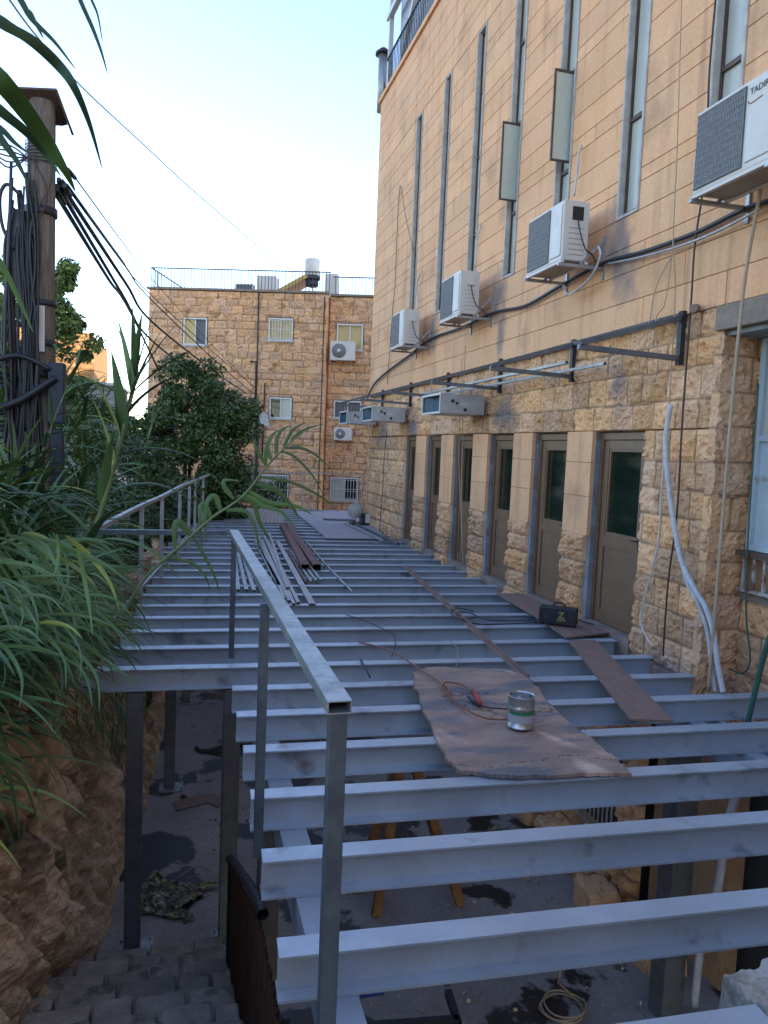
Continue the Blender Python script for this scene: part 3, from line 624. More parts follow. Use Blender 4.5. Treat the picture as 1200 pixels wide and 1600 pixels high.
for x in (1.5, 3.36, 3.58, 5.2): MB().bar((x, 22.03, -.2), (x, 22.03, 1.06 if x != 3.58 else 1.25), .04, .04).build('post', m_tube, g3)
# old rusty stair rail
orl = thing('stair_rail', 'old rusty sheet stair rail with bent pipe handrail', 'handrail', (.38, 4.4, -1.5))
hp = smooth_path([(.375, 5.5, -1.27), (.38, 5.2, -1.11), (.382, 4.6, -.85), (.385, 4.0, -.58), (.39, 3.5, -.385), (.395, 3.38, -.36)], 5)
mb = MB(); mb.tube(hp, .028, 12, cap=False); mb.tube(hp[::-1], .022, 12, cap=False); mb.build('handrail', m_blackst, orl)
ysr = np.linspace(2.6, 5.5, 110); zt = np.interp(ysr, [2.6, 3.38, 5.5], [-.30, -.385, -1.28])[:, None]; tz = np.linspace(0, 1, 24)[None, :]
zlow = (GZ+.16*(6.15-ysr)/.36+.02)[:, None]
Zs = zt*(1-tz)+zlow*tz+0; Ys = np.repeat(ysr[:, None], 24, 1); Xs = .385+.010*np.sign(np.sin(Ys*95))*1+.010*(fbm(Ys*6, Zs*6, 2)-.5)
grid_mesh('rusty_sheet', Xs, Ys, Zs-.02, m_rust, orl, smooth=False)
mb = MB(); mb.box((.36, 5.35, GZ+.2), (.40, 5.39, -1.2)); mb.build('post', m_blackst, orl); MB().box((.40, 2.7, -1.8), (.43, 2.73, -.35)).build('post', m_blackst, orl)
# ---- things lying on the platform
def tubes(name, label, px, w_, h, mat, z=.0, group='loose steel tubes lying on the joists'):
    a = P(*px[0], z=0); b = P(*px[1], z=0); a.z = b.z = z+h/2
    o = MB().rhs(a, b, w_, h, .004).build(name, mat); return tag(o, label, 'steel tube', group)
lp = [((408, 925), (385, 866)), ((397, 926), (378, 867)), ((385, 925), (372, 868)), ((372, 925), (367, 870))]
for i, p in enumerate(lp): tubes('steel_tube', 'short galvanised square tube, %s from the left of the four bundled behind the slanting rail' % ['fourth', 'third', 'second', 'first'][i], p, .05, .035, m_tube)
fan = [((466, 945), (418, 846), 0), ((459, 947), (414, 842), 0), ((452, 942), (409, 846), 0), ((444, 938), (405, 842), 0), ((449, 925), (421, 838), .03), ((436, 918), (402, 850), 0), ((428, 905), (398, 844), 0)]
for i, (a, b, z) in enumerate(fan):
    tubes('steel_tube', '%s galvanised tube from the right in the fan of long tubes' % NUM[i], (a, b), .04, .035, m_tube, z=z)
tubes('steel_tube', 'single flat galvanised tube lying right of the tube fan', ((488, 947), (434, 848)), .075, .03, m_tube)
for i in range(4): tubes('steel_tube', '%s thin tube from the left in the small set beside the brown tubes' % NUM[i], ((478+i*8, 912-i), (449+i*5, 862)), .03, .03, [m_redox, m_tube, m_redox, m_tube][i] if i == 0 else m_tube)
for i in range(2): tubes('box_section', ['left brown box section of the long brown pair', 'right brown box section of the long brown pair'][i], ((477+i*18, 892), (441+i*7, 824)), .125, .10, m_redox, group='brown box sections lying side by side')
cab_n = [0]
def cable(label, pts, r, m, cat='cable', name='cable', n=5, seg=6, group=None):
    return tag(MB().tube(smooth_path(pts, seg), r, n).build(name, m), label, cat, group)
cable('thin dark conduit lying diagonally beside the brown box sections', [P(551, 925, z=.02), P(512, 885, z=.02), P(476, 844, z=.02)], .016, m_tube, 'conduit', 'conduit')
a, b = P(633, 886, z=0), P(826, 1062, z=0)
st = thing('flat_strip', 'long rusty flat bar laid slanting over the joists to the stone slab', 'flat bar', ((a.x+b.x)/2, (a.y+b.y)/2, 0))
mb = MB(); mb.bar((a.x, a.y, .02), (b.x, b.y, .02), .012, .045); mb.bar((a.x-.02, a.y, .004), (b.x-.02, b.y, .004), .04, .006); mb.build('bar', m_ply, st)
# perforated mat, grey board
def sheet(name, label, cat, pts, z, th, m, jag=0., res=.0, group=None, parent=None):
    pts = [Vector((p.x, p.y, 0)) for p in pts]; out = []
    for i, p in enumerate(pts):
        q = pts[(i+1) % len(pts)]; n = max(1, int((q-p).length/.05)) if jag else 1
        nn = (q-p).cross(Vector((0, 0, 1))).normalized()
        for k in range(n):
            o = p.lerp(q, k/n)
            if jag: o = o+nn*random.uniform(-jag, jag)*(1.0 if k else .3)
            out.append(o)
    n = len(out); c = sum(out, Vector())/n
    mb = MB(); vs = [(o.x, o.y, z) for o in out]+[(o.x, o.y, z+th) for o in out]
    mb.add(vs, [tuple(range(n))[::-1], tuple(range(n, 2*n))]+[(i, (i+1) % n, n+(i+1) % n, n+i) for i in range(n)])
    return tag(mb.build(name, m), label, cat, group)
mt = sheet('grating_mat', 'pale ribbed metal grating lying at the far left of the platform', 'grating', [P(345, 816, z=.0), P(443, 818, z=0), P(441, 797, z=0), P(372, 796, z=0)], .004, .012, m_tube)
c0 = P(345, 816, z=0); mbg = MB()
for i in range(16):
    t = (i+.5)/16; a = P(345, 816, z=0).lerp(P(443, 818, z=0), t); b = P(372, 796, z=0).lerp(P(441, 797, z=0), t)
    mbg.bar((a.x, a.y, .022), (b.x, b.y, .022), .03, .008, tint=(.55, .55, .57))
mbg.build('ribs', m_tube, mt)
sheet('grey_board', 'large smooth grey board lying near the far building corner', 'board', [P(461, 801, z=0), P(510, 842, z=0), P(604, 843, z=0), P(575, 812, z=0), P(545, 799, z=0)], .004, .018, m_board)
# plywood planks
sheet('plywood_plank', 'brown plywood under the welding machine beside the doors', 'plank', [P(776, 932, z=0), P(834, 966, z=0), P(884, 1001, z=0), P(966, 992, z=0), P(905, 955, z=0), P(838, 932, z=0)], .022, .018, m_ply)
sheet('plywood_plank', 'long narrow brown plank slanting from the welder towards the corner pier', 'plank', [P(889, 1004, z=0), P(985, 1127, z=0), P(1052, 1130, z=0), P(930, 1003, z=0)], .004, .016, m_ply)
# weathered slab with cracks
out = [P(*p, z=0) for p in [(646, 1056), (650, 1085), (664, 1125), (690, 1180), (715, 1213), (745, 1216), (782, 1221), (985, 1216), (960, 1190), (905, 1145), (860, 1108), (832, 1068), (800, 1051), (720, 1048), (665, 1047)]]
xs = np.arange(1.3, 3.1, .012); ysl = np.arange(3.5, 6.0, .012); SX, SY = np.meshgrid(xs, ysl, indexing='ij')
poly = [(p.x, p.y) for p in out]
def inside(X, Y, poly):
    r = np.zeros(X.shape, bool)
    for (x1, y1), (x2, y2) in zip(poly, poly[1:]+poly[:1]):
        c = ((y1 > Y) != (y2 > Y)) & (X < (x2-x1)*(Y-y1)/(y2-y1+1e-12)+x1); r ^= c
    return r
ins = inside(SX+.05*(fbm(SX*8, SY*8, 3)-.5), SY+.05*(fbm(SX*8, SY*8, 5)-.5), poly)
lay = np.floor(4*fbm(SX*1.6, SY*2.6, 12, 4))/4*.010; crack = np.abs(fbm(SX*1.3, SY*2.4, 23, 5)-.5) < .004
SZ = .024+lay+.004*fbm(SX*12, SY*20, 8)-np.where(crack, .008, 0)
keep = ins[:-1, :-1] & ins[1:, 1:]
tn = np.where(crack, .45, 1.0)[..., None]*np.ones(3)
tn = tn*(.85+.35*fbm(SX*3, SY*7, 40)[..., None])
pale = np.clip((fbm(SX*4+SY*1.2, SY*1.5, 71)-.66)*8, 0, 1)[..., None]; tn = tn*(1+pale*.9)
slab = grid_mesh('stone_slab', SX, SY, SZ, m_slab, None, keep, tn, smooth=False)
so_ = slab.modifiers.new('s', 'SOLIDIFY'); so_.thickness = .022; so_.offset = -1
tag(slab, 'big weathered layered slab with ragged edges carrying the paint can', 'slab')
# paint can
cx, cy, cz = 2.20, 4.47, .044
cn = thing('paint_can', 'open silver tin can with green and red label on the slab', 'paint can', (cx, cy, cz))
rc, hc = .088, .215
MB().lathe([(.001, cz), (rc, cz), (rc+.004, cz+.004), (rc+.004, cz+.01), (rc, cz+.014), (rc, cz+.13), (rc+.003, cz+.135), (rc, cz+.14), (rc, cz+hc-.008), (rc+.005, cz+hc-.004), (rc+.004, cz+hc), (rc-.005, cz+hc), (rc-.006, cz+hc-.012), (rc-.004, cz+.01), (.001, cz+.008)], (cx, cy, 0), 40).build('body', m_tin, cn)
def wrap(a0, a1, z0, z1, r, m, nm, parent):
    vs = []; n = 16
    for k in range(n+1):
        a = math.radians(a0+(a1-a0)*k/n); vs += [(cx+r*math.cos(a), cy+r*math.sin(a), z0), (cx+r*math.cos(a), cy+r*math.sin(a), z1)]
    MB().add(vs, [(2*k, 2*k+2, 2*k+3, 2*k+1) for k in range(n)], smooth=True).build(nm, m, parent)
wrap(180, 320, cz+.045, cz+.11, rc+.0025, m_label, 'paper_label', cn); wrap(190, 320, cz+.098, cz+.118, rc+.0035, m_green, 'green_band', cn); wrap(318, 350, cz+.05, cz+.11, rc+.003, m_red, 'red_patch', cn)
MB().tube([(cx+rc*.92*math.cos(t_), cy+rc*.92*math.sin(t_)-0, cz+.16-.02*math.sin(3*t_)) for t_ in np.linspace(-.6, 0, 5)], .003, 6).lathe([(.001, 0), (.012, 0), (.001, .01)], (cx+rc*.9, cy-rc*.45, cz+.16), 10).build('handle_lug', m_tin, cn)
# electrode holder + welding cable
eh = thing('electrode_holder', 'red and black electrode holder lying beside the tin can', 'welding clamp', (2.1, 4.9, .05))
q0, q1, q2 = P(733, 1086, z=.07), P(742, 1094, z=.07), P(752, 1104, z=.06)
mb = MB(); mb.tube([P(738, 1078, z=.06), P(746, 1090, z=.075), P(751, 1101, z=.065)], [.010, .016, .012], 10); mb.build('red_grip', m_red, eh)
mb = MB(); mb.tube([P(731, 1088, z=.055), P(741, 1096, z=.06), P(751, 1103, z=.055)], [.009, .014, .012], 10); mb.build('black_jaw', m_black, eh)
ZC = .062
cable('orange brown welding cable looped on the slab to the can', [P(560, 1003, z=.01), P(610, 1017, z=.012), P(660, 1048, z=ZC), P(690, 1068, z=ZC), P(702, 1078, z=ZC), P(699, 1086, z=ZC), P(690, 1076, z=ZC+.01), P(697, 1066, z=ZC), P(722, 1070, z=ZC), P(737, 1080, z=ZC)], .007, m_orange, name='welding_cable', n=8)
cable('second brown cable on the slab running behind the tin can', [P(700, 1086, z=ZC), P(712, 1096, z=ZC), P(735, 1112, z=ZC), P(755, 1121, z=ZC), P(775, 1124, z=ZC), P(795, 1124, z=ZC)], .007, m_orange, n=8)
cable('black lead from the electrode holder towards the tin can', [P(752, 1103, z=ZC), P(765, 1106, z=ZC), P(780, 1107, z=ZC), P(795, 1108, z=ZC)], .006, m_bcab, n=8)
cable('thin brown cable trailing across the middle joists', [P(540, 960, z=.012), P(575, 972, z=.012), P(612, 990, z=.012), P(618, 1005, z=.01), P(612, 1026, z=.0)], .005, m_bcab)
cable('short pale wire hooked over the joist left of the flat bar', [P(703, 1000, z=.01), P(715, 1015, z=.01), P(713, 1040, z=.012)], .004, m_beige)
cable('short dark rod propped on a joist above the slab', [P(563, 1030, z=.02), P(578, 1058, z=.02)], .009, m_bcab, 'rod', 'rod')
# welder
wd = thing('welding_machine', 'black inverter welding machine with carry handle on plywood by the doors', 'welding machine', (3.93, 7.2, .042))
wl = P(841, 975, z=.042); wr_ = P(900, 982, z=.042); ax = (wr_-wl); ax.z = 0; Lw = ax.length; ax.normalize(); ay = Vector((-ax.y, ax.x, 0)); o0 = wl
mw = Matrix.Translation(o0-wd.location)@Matrix(((ax.x, ay.x, 0, 0), (ax.y, ay.y, 0, 0), (0, 0, 1, 0), (0, 0, 0, 1)))
def wpart(mb, nm, m, bev=0):
    mb.v = [tuple(mw@Vector(v)) for v in mb.v]; return mb.build(nm, m, wd, world=False, bevel=bev)
print('welder len', Lw)
hW = .20
wpart(MB().box((0, 0, .012), (Lw, .14, hW)), 'body', m_black, .014)
wpart(MB().tube(smooth_path([(Lw*.34, .07, hW-.005), (Lw*.38, .07, hW+.035), (Lw*.5, .07, hW+.042), (Lw*.62, .07, hW+.035), (Lw*.68, .07, hW-.01)]), .009, 8), 'handle', m_black)
wpart(MB().box((Lw*.14, -.003, .07), (Lw*.30, 0, .15)).box((-.003, .02, .05), (0, .12, .16)), 'vent_panel', m_blackst)
wpart(MB().box((.02, .01, 0), (.06, .13, .013)).box((Lw-.06, .01, 0), (Lw-.02, .13, .013)), 'feet', m_black)
def text(s, size, loc, m, nm):
    cu_ = bpy.data.curves.new('t', 'FONT'); cu_.body = s; cu_.size = size; cu_.extrude = .0008; cu_.align_x = 'CENTER'; cu_.offset = size*.03
    tmp = bpy.data.objects.new('t', cu_); C.objects.link(tmp); bpy.context.view_layer.update()
    me = bpy.data.meshes.new_from_object(tmp.evaluated_get(bpy.context.evaluated_depsgraph_get())); bpy.data.objects.remove(tmp)
    at = me.color_attributes.new('tint', 'FLOAT_COLOR', 'POINT'); at.data.foreach_set('color', np.ones(len(me.vertices)*4, dtype=np.float32))
    o = link(nm, me, m, wd); o.matrix_basis = mw@Matrix.Translation(loc)@Matrix.Rotation(math.pi/2, 4, 'X'); return o
text('Z', .085, Vector((Lw*.60, -.004, .095)), m_gold, 'logo'); text('ZIKA', .042, Vector((Lw*.60, -.004, .058)), m_gold, 'lettering')
for i, pts in enumerate([[(838, 968), (800, 970), (760, 968), (735, 958), (715, 957), (722, 968), (745, 964)], [(838, 972), (790, 975), (745, 975), (712, 965), (705, 955), (716, 950), (740, 955)], [(903, 968), (915, 972), (930, 976), (950, 982)]]):
    cable(['upper black lead tangled on the joists left of the welder', 'lower black lead looping over the flat bar to the welder', 'short black lead behind the welder towards the wall'][i], [P(*p, z=.05 if k == 0 or i == 2 else .02) for k, p in enumerate(pts)], .007, m_black)
# cut-off saw at the far corner
cs = thing('cutoff_saw', 'cut-off saw with a round pale blade guard at the far corner', 'saw', (4.35, 17.3, 0))
gc = P(555, 798, y=17.6)
MB().lathe([(.001, 0), (.17, 0), (.19, .02), (.19, .05), (.17, .07), (.001, .07)], (gc.x, 17.55, gc.z-.0), 28, 'y').build('blade_guard', m_trim, cs)
MB().box((gc.x-.1, 17.42, .02), (gc.x+.32, 17.85, .07)).box((gc.x+.15, 17.45, .07), (gc.x+.35, 17.8, .30)).build('base', m_black, cs, bevel=.01)
MB().box((gc.x+.22, 17.40, .08), (gc.x+.34, 17.44, .30)).build('motor_cover', m_white, cs)
tag(MB().rhs(P(505, 811, z=.05), P(556, 813, z=.05), .08, .04).build('steel_tube', m_galvd), 'dark tube clamped in the cut-off saw at the far corner', 'steel tube')
tag(MB().rhs(P(548, 815, z=.05), P(622, 850, z=.05), .06, .04).build('steel_tube', m_galvd), 'dark tube lying along the foot of the far wall', 'steel tube')
tag(MB().rhs(P(540, 818, z=.05), P(600, 846, z=.05), .05, .04).build('steel_tube', m_tube), 'thin grey tube between the board and the far wall', 'steel tube')
# red tagged bottle left
rb = P(245, 886, z=.05)
t = thing('red_label_bag', 'small white packet with red square at the left edge of the joists', 'packet', rb)
MB().box((rb.x-.08, rb.y-.02, .0), (rb.x+.06, rb.y+.02, .14)).build('packet', m_white, t, bevel=.015); MB().box((rb.x-.045, rb.y-.026, .04), (rb.x+.025, rb.y-.022, .11)).build('red_square', m_red, t)
# boulder bottom right
def boulder(name, label, c, s, seed, m, res=26, cat='rock'):
    th = np.linspace(0, math.pi, res); ph = np.linspace(0, 2*math.pi, res*2); A, B = np.meshgrid(th, ph, indexing='ij')
    X = np.sin(A)*np.cos(B); Y = np.sin(A)*np.sin(B); Z = np.cos(A)
    k = 1/np.maximum(np.maximum(abs(X), abs(Y)), abs(Z))**.75
    n = .8+.35*fbm(X*2.2+seed+Z*1.3, Y*2.2+Z*2, seed, 5)+.08*fbm(X*9+Z*5, Y*9+Z*5, seed+3, 3)
    n[:, -1] = n[:, 0]
    o = grid_mesh(name, c[0]+X*k*n*s[0], c[1]+Y*k*n*s[1], c[2]+Z*k*n*s[2], m, tint=np.ones(A.shape+(3,)), smooth=False, flip=False)
    return tag(o, label, cat)
boulder('boulder', 'rough grey boulder in the bottom right corner below the joists', (2.24, 1.95, -.42), (.30, .28, .42), 4, m_boul, 90)
# ================================================================ LOWER COURTYARD THINGS
ld = thing('step_ladder', 'orange brown wooden step ladder under the nearest joists', 'ladder', (2.2, 6.6, GZ))
top = Vector((2.12, 6.70, -1.12))
def leg(p): MB().bar(p, top+Vector(((p[0]-2.2)*.14, (p[1]-6.6)*.1, 0)), .06, .085, up=(1, 0, 0)).build('leg', m_lwood, ld)
for p in ((1.78, 6.35, GZ), (1.68, 6.75, GZ), (2.62, 6.35, GZ), (2.66, 6.85, GZ)): leg(p)
mb = MB()
for k in range(1, 5):
    f = k/5; a = Vector((1.78, 6.35, GZ)).lerp(top, f); b = Vector((1.68, 6.75, GZ)).lerp(top, f); mb.bar(a, b, .05, .025)
    a = Vector((2.62, 6.35, GZ)).lerp(top, f); b = Vector((2.66, 6.85, GZ)).lerp(top, f); mb.bar(a, b, .05, .025)
mb.build('rungs', m_lwood, ld)
random.seed(12); mb = MB()
for _ in range(420):
    x = random.uniform(-.1, 3.9); y = random.uniform(4.2, 12); q = random.uniform(.006, .022)*(1 if random.random() < .9 else 2.2); a = random.uniform(0, 3)
    c_, s_ = math.cos(a)*q, math.sin(a)*q; g = random.uniform(.4, 1.7); h = GZ+.003
    mb.hexa([(x-c_, y-s_, h), (x+s_, y-c_*.7, h), (x+c_, y+s_, h), (x-s_, y+c_*.6, h), (x-c_*.7, y-s_*.7, h+q), (x+s_*.6, y-c_*.5, h+q*.7), (x+c_*.8, y+s_*.7, h+q*.8), (x-s_*.7, y+c_*.5, h+q)], (g*1.2, g, g*.8))
tag(mb.build('stone_chips', m_boul), 'small stone chips scattered over the courtyard floor', 'gravel', kind='stuff')
# litter bag
lx, ly = np.meshgrid(np.linspace(0, 1, 40), np.linspace(0, 1, 40), indexing='ij')
c = P(268, 1397, z=GZ); ZL = GZ+.01+.14*np.abs(fbm(lx*7, ly*7, 61)-.5)+.03*fbm(lx*16, ly*16, 62)
grid_mesh('litter_sheet', c.x-.30+lx*.62*(.55+.6*fbm(ly*3, lx*0, 8))+.2*(ly-.5), c.y-.28+ly*.55*(.5+.8*fbm(lx*3, ly*0, 4))-.25*lx+.12*fbm(lx*6, ly*3, 5), ZL, m_paper, None, tint=np.array([[.12, .12, .12], [.9, .85, .25], [.25, .3, .22], [1.1, 1.1, 1.0], [.35, .2, .32], [.5, .5, .42]])[(fbm(lx*9, ly*9, 14, 2)*17).astype(int) % 6], smooth=False)
tag(bpy.data.objects['litter_sheet'], 'crumpled patterned plastic sheet lying at the foot of the stairs', 'litter')
c = P(310, 1258, z=GZ)
sheet('cardboard_scrap', 'brown cardboard scrap on the ground between the columns', 'cardboard', [c+Vector(v) for v in ((-.3, .1, 0), (-.25, -.12, 0), (.1, .02, 0), (.22, -.12, 0), (.34, .08, 0), (.15, .25, 0))], GZ+.01, .01, m_ply, jag=.01)
cable('pale bent wire arching over the ground behind the litter', [P(277, 1372, z=GZ+.02), P(300, 1357, z=GZ+.1), P(318, 1354, z=GZ+.1), P(350, 1375, z=GZ+.02)], .008, m_beige)
c = P(335, 1172, z=GZ)
tag(MB().tube(smooth_path([c+Vector(v) for v in ((-.25, .05, .03), (-.15, -.1, .03), (.1, -.02, .05), (.2, .1, .03), (.5, -.05, .04))]), .03, 6).build('rubber_strip', m_black), 'black rubber strip on the ground near the farther columns', 'rubber strip')
cc = P(880, 1575, z=GZ+.02); cl = [cc+Vector((.17*math.cos(a)*(1+.15*math.sin(a*.7)), .15*math.sin(a)*(1+.1*math.cos(a*1.3)), .01*a/6)) for a in np.linspace(0, 19, 60)]
tag(MB().tube([P(877, 1508, z=GZ+.4), P(872, 1535, z=GZ+.2)]+cl, .007, 6).build('cable_coil', m_beige), 'coil of beige cable on the wet ground at the bottom', 'cable')
tag(MB().rhs(P(700, 1550, z=GZ+.3), P(716, 1600, z=GZ+.3), .05, .05).rhs(P(560, 1606, z=GZ+.3), P(716, 1594, z=GZ+.3), .05, .05).build('scrap_angle', m_blackst), 'dark steel angle piece on the ground at the bottom edge', 'scrap steel')
tag(MB().lathe([(.001, 0), (.03, 0), (.03, .1), (.001, .1)], tuple(P(563, 1548, z=-.5)), 12, 'x').build('blue_tape_roll', M('blue_plastic', (.02, .10, .45), .4)), 'small blue roll under the nearest whole joist', 'tape roll')
for i in range(9):
    yy = 5.2+i*.42+random.uniform(-.1, .1)
    boulder('rubble_stone', 'loose yellow stone fallen along the foot of the basement wall', (3.95+random.uniform(-.1, .12), yy, GZ+.08), (random.uniform(.1, .2), random.uniform(.12, .22), random.uniform(.08, .2)), i+30, m_rough, 16, 'stone')['group'] = 'loose stones along the basement wall'
tag(MB().add([P(915, 1375, y=6.2), P(938, 1335, y=6.6), P(965, 1345, y=6.4), P(935, 1420, y=6.0)], [(0, 1, 2, 3)]).build('plank_scrap', m_lwood), 'brown board leaning against the basement wall', 'board').modifiers.new('s', 'SOLIDIFY').thickness = .02
# ================================================================ CABLES AND PIPES ON THE WALL
X1 = 4.29
cable('thick black cable bundle running along the wall under the air conditioners', [P(*p, x=4.27) for p in [(1215, 310), (1160, 328), (1100, 358), (1050, 378), (1000, 395), (950, 408), (905, 430), (870, 450), (820, 478), (770, 489), (720, 512), (672, 530), (640, 555), (606, 580), (585, 600), (574, 622)]], .022, m_black, n=8)
cable('grey cable strapped to the black bundle under the nearest unit', [P(*p, x=4.25) for p in [(1190, 325), (1120, 362), (1060, 385), (1000, 402), (950, 412)]], .012, m_tube)
cable('black cable dropping past the corner pier down to the platform', [P(*p, x=4.26) for p in [(1118, 0), (1108, 120), (1103, 260), (1086, 380), (1080, 470), (1066, 660), (1058, 800), (1045, 900), (1040, 960), (1036, 1025)]], .009, m_bcab)
cable('long beige cable hanging straight in front of the recess', [P(*p, x=4.20) for p in [(1198, 250), (1165, 430), (1145, 620), (1130, 800), (1118, 950), (1107, 1080)]], .014, m_beige)
cable('thin beige cable hanging in a loop over the corner pier', [P(*p, x=4.24) for p in [(1065, 0), (1058, 230), (1052, 370), (1055, 450), (1050, 560), (1045, 640)]], .006, m_beige)
cable('pale cable looping down in front of the first bracket', [P(*p, x=4.24) for p in [(1052, 375), (1040, 470), (1025, 500), (1028, 570), (1018, 600), (1003, 590), (998, 575), (1010, 530), (1025, 450), (1050, 400)]], .005, m_beige)
cable('thick white insulated pipe snaking down the corner pier', [P(*p, x=4.22) for p in [(1048, 632), (1040, 690), (1045, 760), (1055, 830), (1066, 880), (1085, 920), (1103, 950), (1115, 990), (1122, 1040), (1130, 1082)]], .023, m_whited, 'pipe', 'insulated_pipe', n=10)
cable('second white insulated pipe beside the first, lower on the pier', [P(*p, x=4.24) for p in [(1060, 850), (1072, 905), (1092, 945), (1106, 990), (1112, 1040), (1118, 1082)]], .018, m_whited, 'pipe', 'insulated_pipe', n=8)
cable('white thin cable beside the nearest door on the pier', [P(*p, x=4.24) for p in [(1046, 640), (1034, 760), (1028, 850), (1008, 930), (1001, 970), (1010, 995), (1020, 1010)]], .009, m_wcab)
cable('teal hose at the lower right in front of the recess', [P(*p, x=4.05) for p in [(1215, 960), (1195, 1020), (1180, 1080), (1168, 1130)]], .020, m_gcab, 'hose', 'hose', n=8)
cable('thin green cable hanging at the edge of the blue window', [P(*p, x=4.6) for p in [(1185, 600), (1168, 850), (1166, 960), (1172, 1030), (1160, 1052), (1140, 1045)]], .008, m_gcab)
cable('grey hose bundle under the platform at the right', [P(*p, x=3.75) for p in [(1150, 1240), (1135, 1300), (1125, 1370), (1112, 1430), (1095, 1480), (1085, 1570)]], .03, m_whited, 'hose', 'hose', n=8)
cable('black cable running up the far wall between the first two units', [P(*p, x=4.29) for p in [(625, 290), (622, 330), (619, 400), (617, 450), (613, 490), (605, 600)]], .007, m_bcab)
cable('thin brown cable hanging at the far upper wall', [P(*p, x=4.30) for p in [(626, 290), (634, 340), (645, 388), (648, 400)]], .005, m_bcab)
cable('black cable down the far lower masonry', [P(*p, x=4.25) for p in [(605, 670), (600, 720), (598, 760), (593, 830)]], .008, m_bcab)
cable('pair of thin ropes hanging past the second door', [P(*p, x=4.1) for p in [(727, 540), (723, 660), (721, 760), (723, 880)]], .006, m_beige)
cable('second thin rope hanging past the third door', [P(*p, x=4.1) for p in [(722, 560), (717, 700), (720, 800), (724, 885)]], .006, m_beige)
cable('thin white cable dangling above the second air conditioner', [P(*p, x=4.28) for p in [(752, 350), (745, 380), (743, 415)]], .012, m_whited)
cable('white insulated pipe entering the wall above the third air conditioner', [P(*p, x=4.26) for p in [(909, 226), (904, 245), (902, 270), (897, 306)]], .014, m_whited)
cable('white pipe dropping from the wall to the farthest air conditioner', [P(*p, x=4.26) for p in [(660, 422), (652, 440), (651, 460), (654, 482)]], .016, m_whited)
cable('black drop cable at the far building corner', [P(*p, y=18.05) for p in [(600, 130), (603, 160), (604, 200), (598, 240)]], .015, m_bcab)
cable('bundle of grey wires hanging below the third air conditioner', [P(*p, x=4.15) for p in [(935, 385), (938, 400), (925, 430), (905, 450), (888, 460), (880, 445)]], .014, m_whited)
tag(MB().tube([P(1088, 481, x=4.33), P(1083, 482, x=4.18)], .035, 12).build('pipe_stub', m_lintel), 'short concrete coloured pipe stub above the corner pier', 'pipe')
# ================================================================ FAR APARTMENT BUILDING
ARZ = math.atan2(-.318, .948); A0 = Vector((2.69, 29.29, 0))
ab = thing('apartment_building', 'yellow stone apartment block with roof railing at the far end', 'building', A0, ARZ)
def apart(mb, nm, m, par=None): 
    return mb.build(nm, m, par or ab, world=False)
wins = [(-3.0, -2.08, 5.55, 6.58), (.30, 1.24, 5.82, 6.66), (.42, 1.28, 2.88, 3.68), (.2, 1.25, -.25, .72)]
winsR = [(2.84, 3.86, 5.62, 6.62), (2.82, 3.9, 3.0, 3.68), (2.78, 3.9, -.2, .70)]
ab_loc = ab.location.copy(); ab.location = (0, 0, 0)
rough('wall', -4.39, 2.52, -2.45, 7.62, .036, .05, 50, m_roughA, ab, lambda U, V, d: (U, -d, V), course=(.25, .29), blk=(.26, .55), holes=wins, tintv=.2, joint=.012)
rough('wall', 2.53, 6.5, -2.45, 7.66, .036, .05, 51, m_roughA, ab, lambda U, V, d: (U, .6-d, V), course=(.25, .29), blk=(.26, .55), holes=winsR, tintv=.2, joint=.012)
apart(MB().box((-4.37, .12, -2.45), (2.49, 9, 7.6)).box((2.5, .72, -2.45), (9, 9, 7.64)).box((2.40, .02, -2.4), (2.50, .7, 7.6)), 'core', m_smooth)
apart(MB().box((-4.45, -.08, 7.62), (2.56, .3, 7.70)).box((2.56, .52, 7.66), (9, .9, 7.74)), 'roof_edge', m_lintel)
def awin(x0, x1, z0, z1, yo, left=None, right=None, bars=False):
    fr = MB(); b = .05
    fr.box((x0, yo-.03, z0), (x0+b, yo+.1, z1)); fr.box((x1-b, yo-.03, z0), (x1, yo+.1, z1)); fr.box((x0+b, yo-.03, z1-b), (x1-b, yo+.1, z1)); fr.box((x0+b, yo-.03, z0), (x1-b, yo+.1, z0+b))
    mx = (x0+x1)/2; fr.box((mx-.02, yo, z0+b), (mx+.02, yo+.08, z1-b))
    o = apart(fr, 'window', m_wframe)
    for (a, c_, m) in ((x0+b, mx-.02, left), (mx+.02, x1-b, right)):
        q = MB(); q.add([(a, yo+.06, z0+b), (c_, yo+.06, z0+b), (c_, yo+.06, z1-b), (a, yo+.06, z1-b)], [(0, 1, 2, 3)]); q.build('pane', m or m_glass, o, world=False)
    if bars:
        g_ = MB()
        for x_ in np.arange(x0+.06, x1-.04, .11): g_.box((x_-.008, yo-.10, z0+.02), (x_+.008, yo-.085, z1-.02))
        for z_ in (z0+.1, (z0+z1)/2, z1-.1): g_.box((x0, yo-.084, z_-.008), (x1, yo-.07, z_+.008))
        g_.build('window_bars', m_wframe, o, world=False)
    s = MB(); s.box((x0-.06, yo-.08, z0-.06), (x1+.06, yo+.1, z0-.002)); s.build('sill', m_trim, o, world=False)
m_shut = M('grey_shutter', (.12, .12, .12), .6)
awin(*wins[0], 0, m_warmrefl, m_shut); awin(*wins[1], 0, m_warmrefl, m_warmrefl, True); awin(*wins[2], 0, m_glass, m_pane); awin(*wins[3], 0, m_pane, m_glass, True)
awin(*winsR[0], .6, m_warmrefl, m_warmrefl); awin(*winsR[1], .6, m_shut, m_shut); awin(*winsR[2], .6, m_pane, m_glass, True)
rl = MB()
for x_ in np.arange(-4.33, 2.6, .13): rl.box((x_-.011, .1, 7.70), (x_+.011, .122, 8.42))
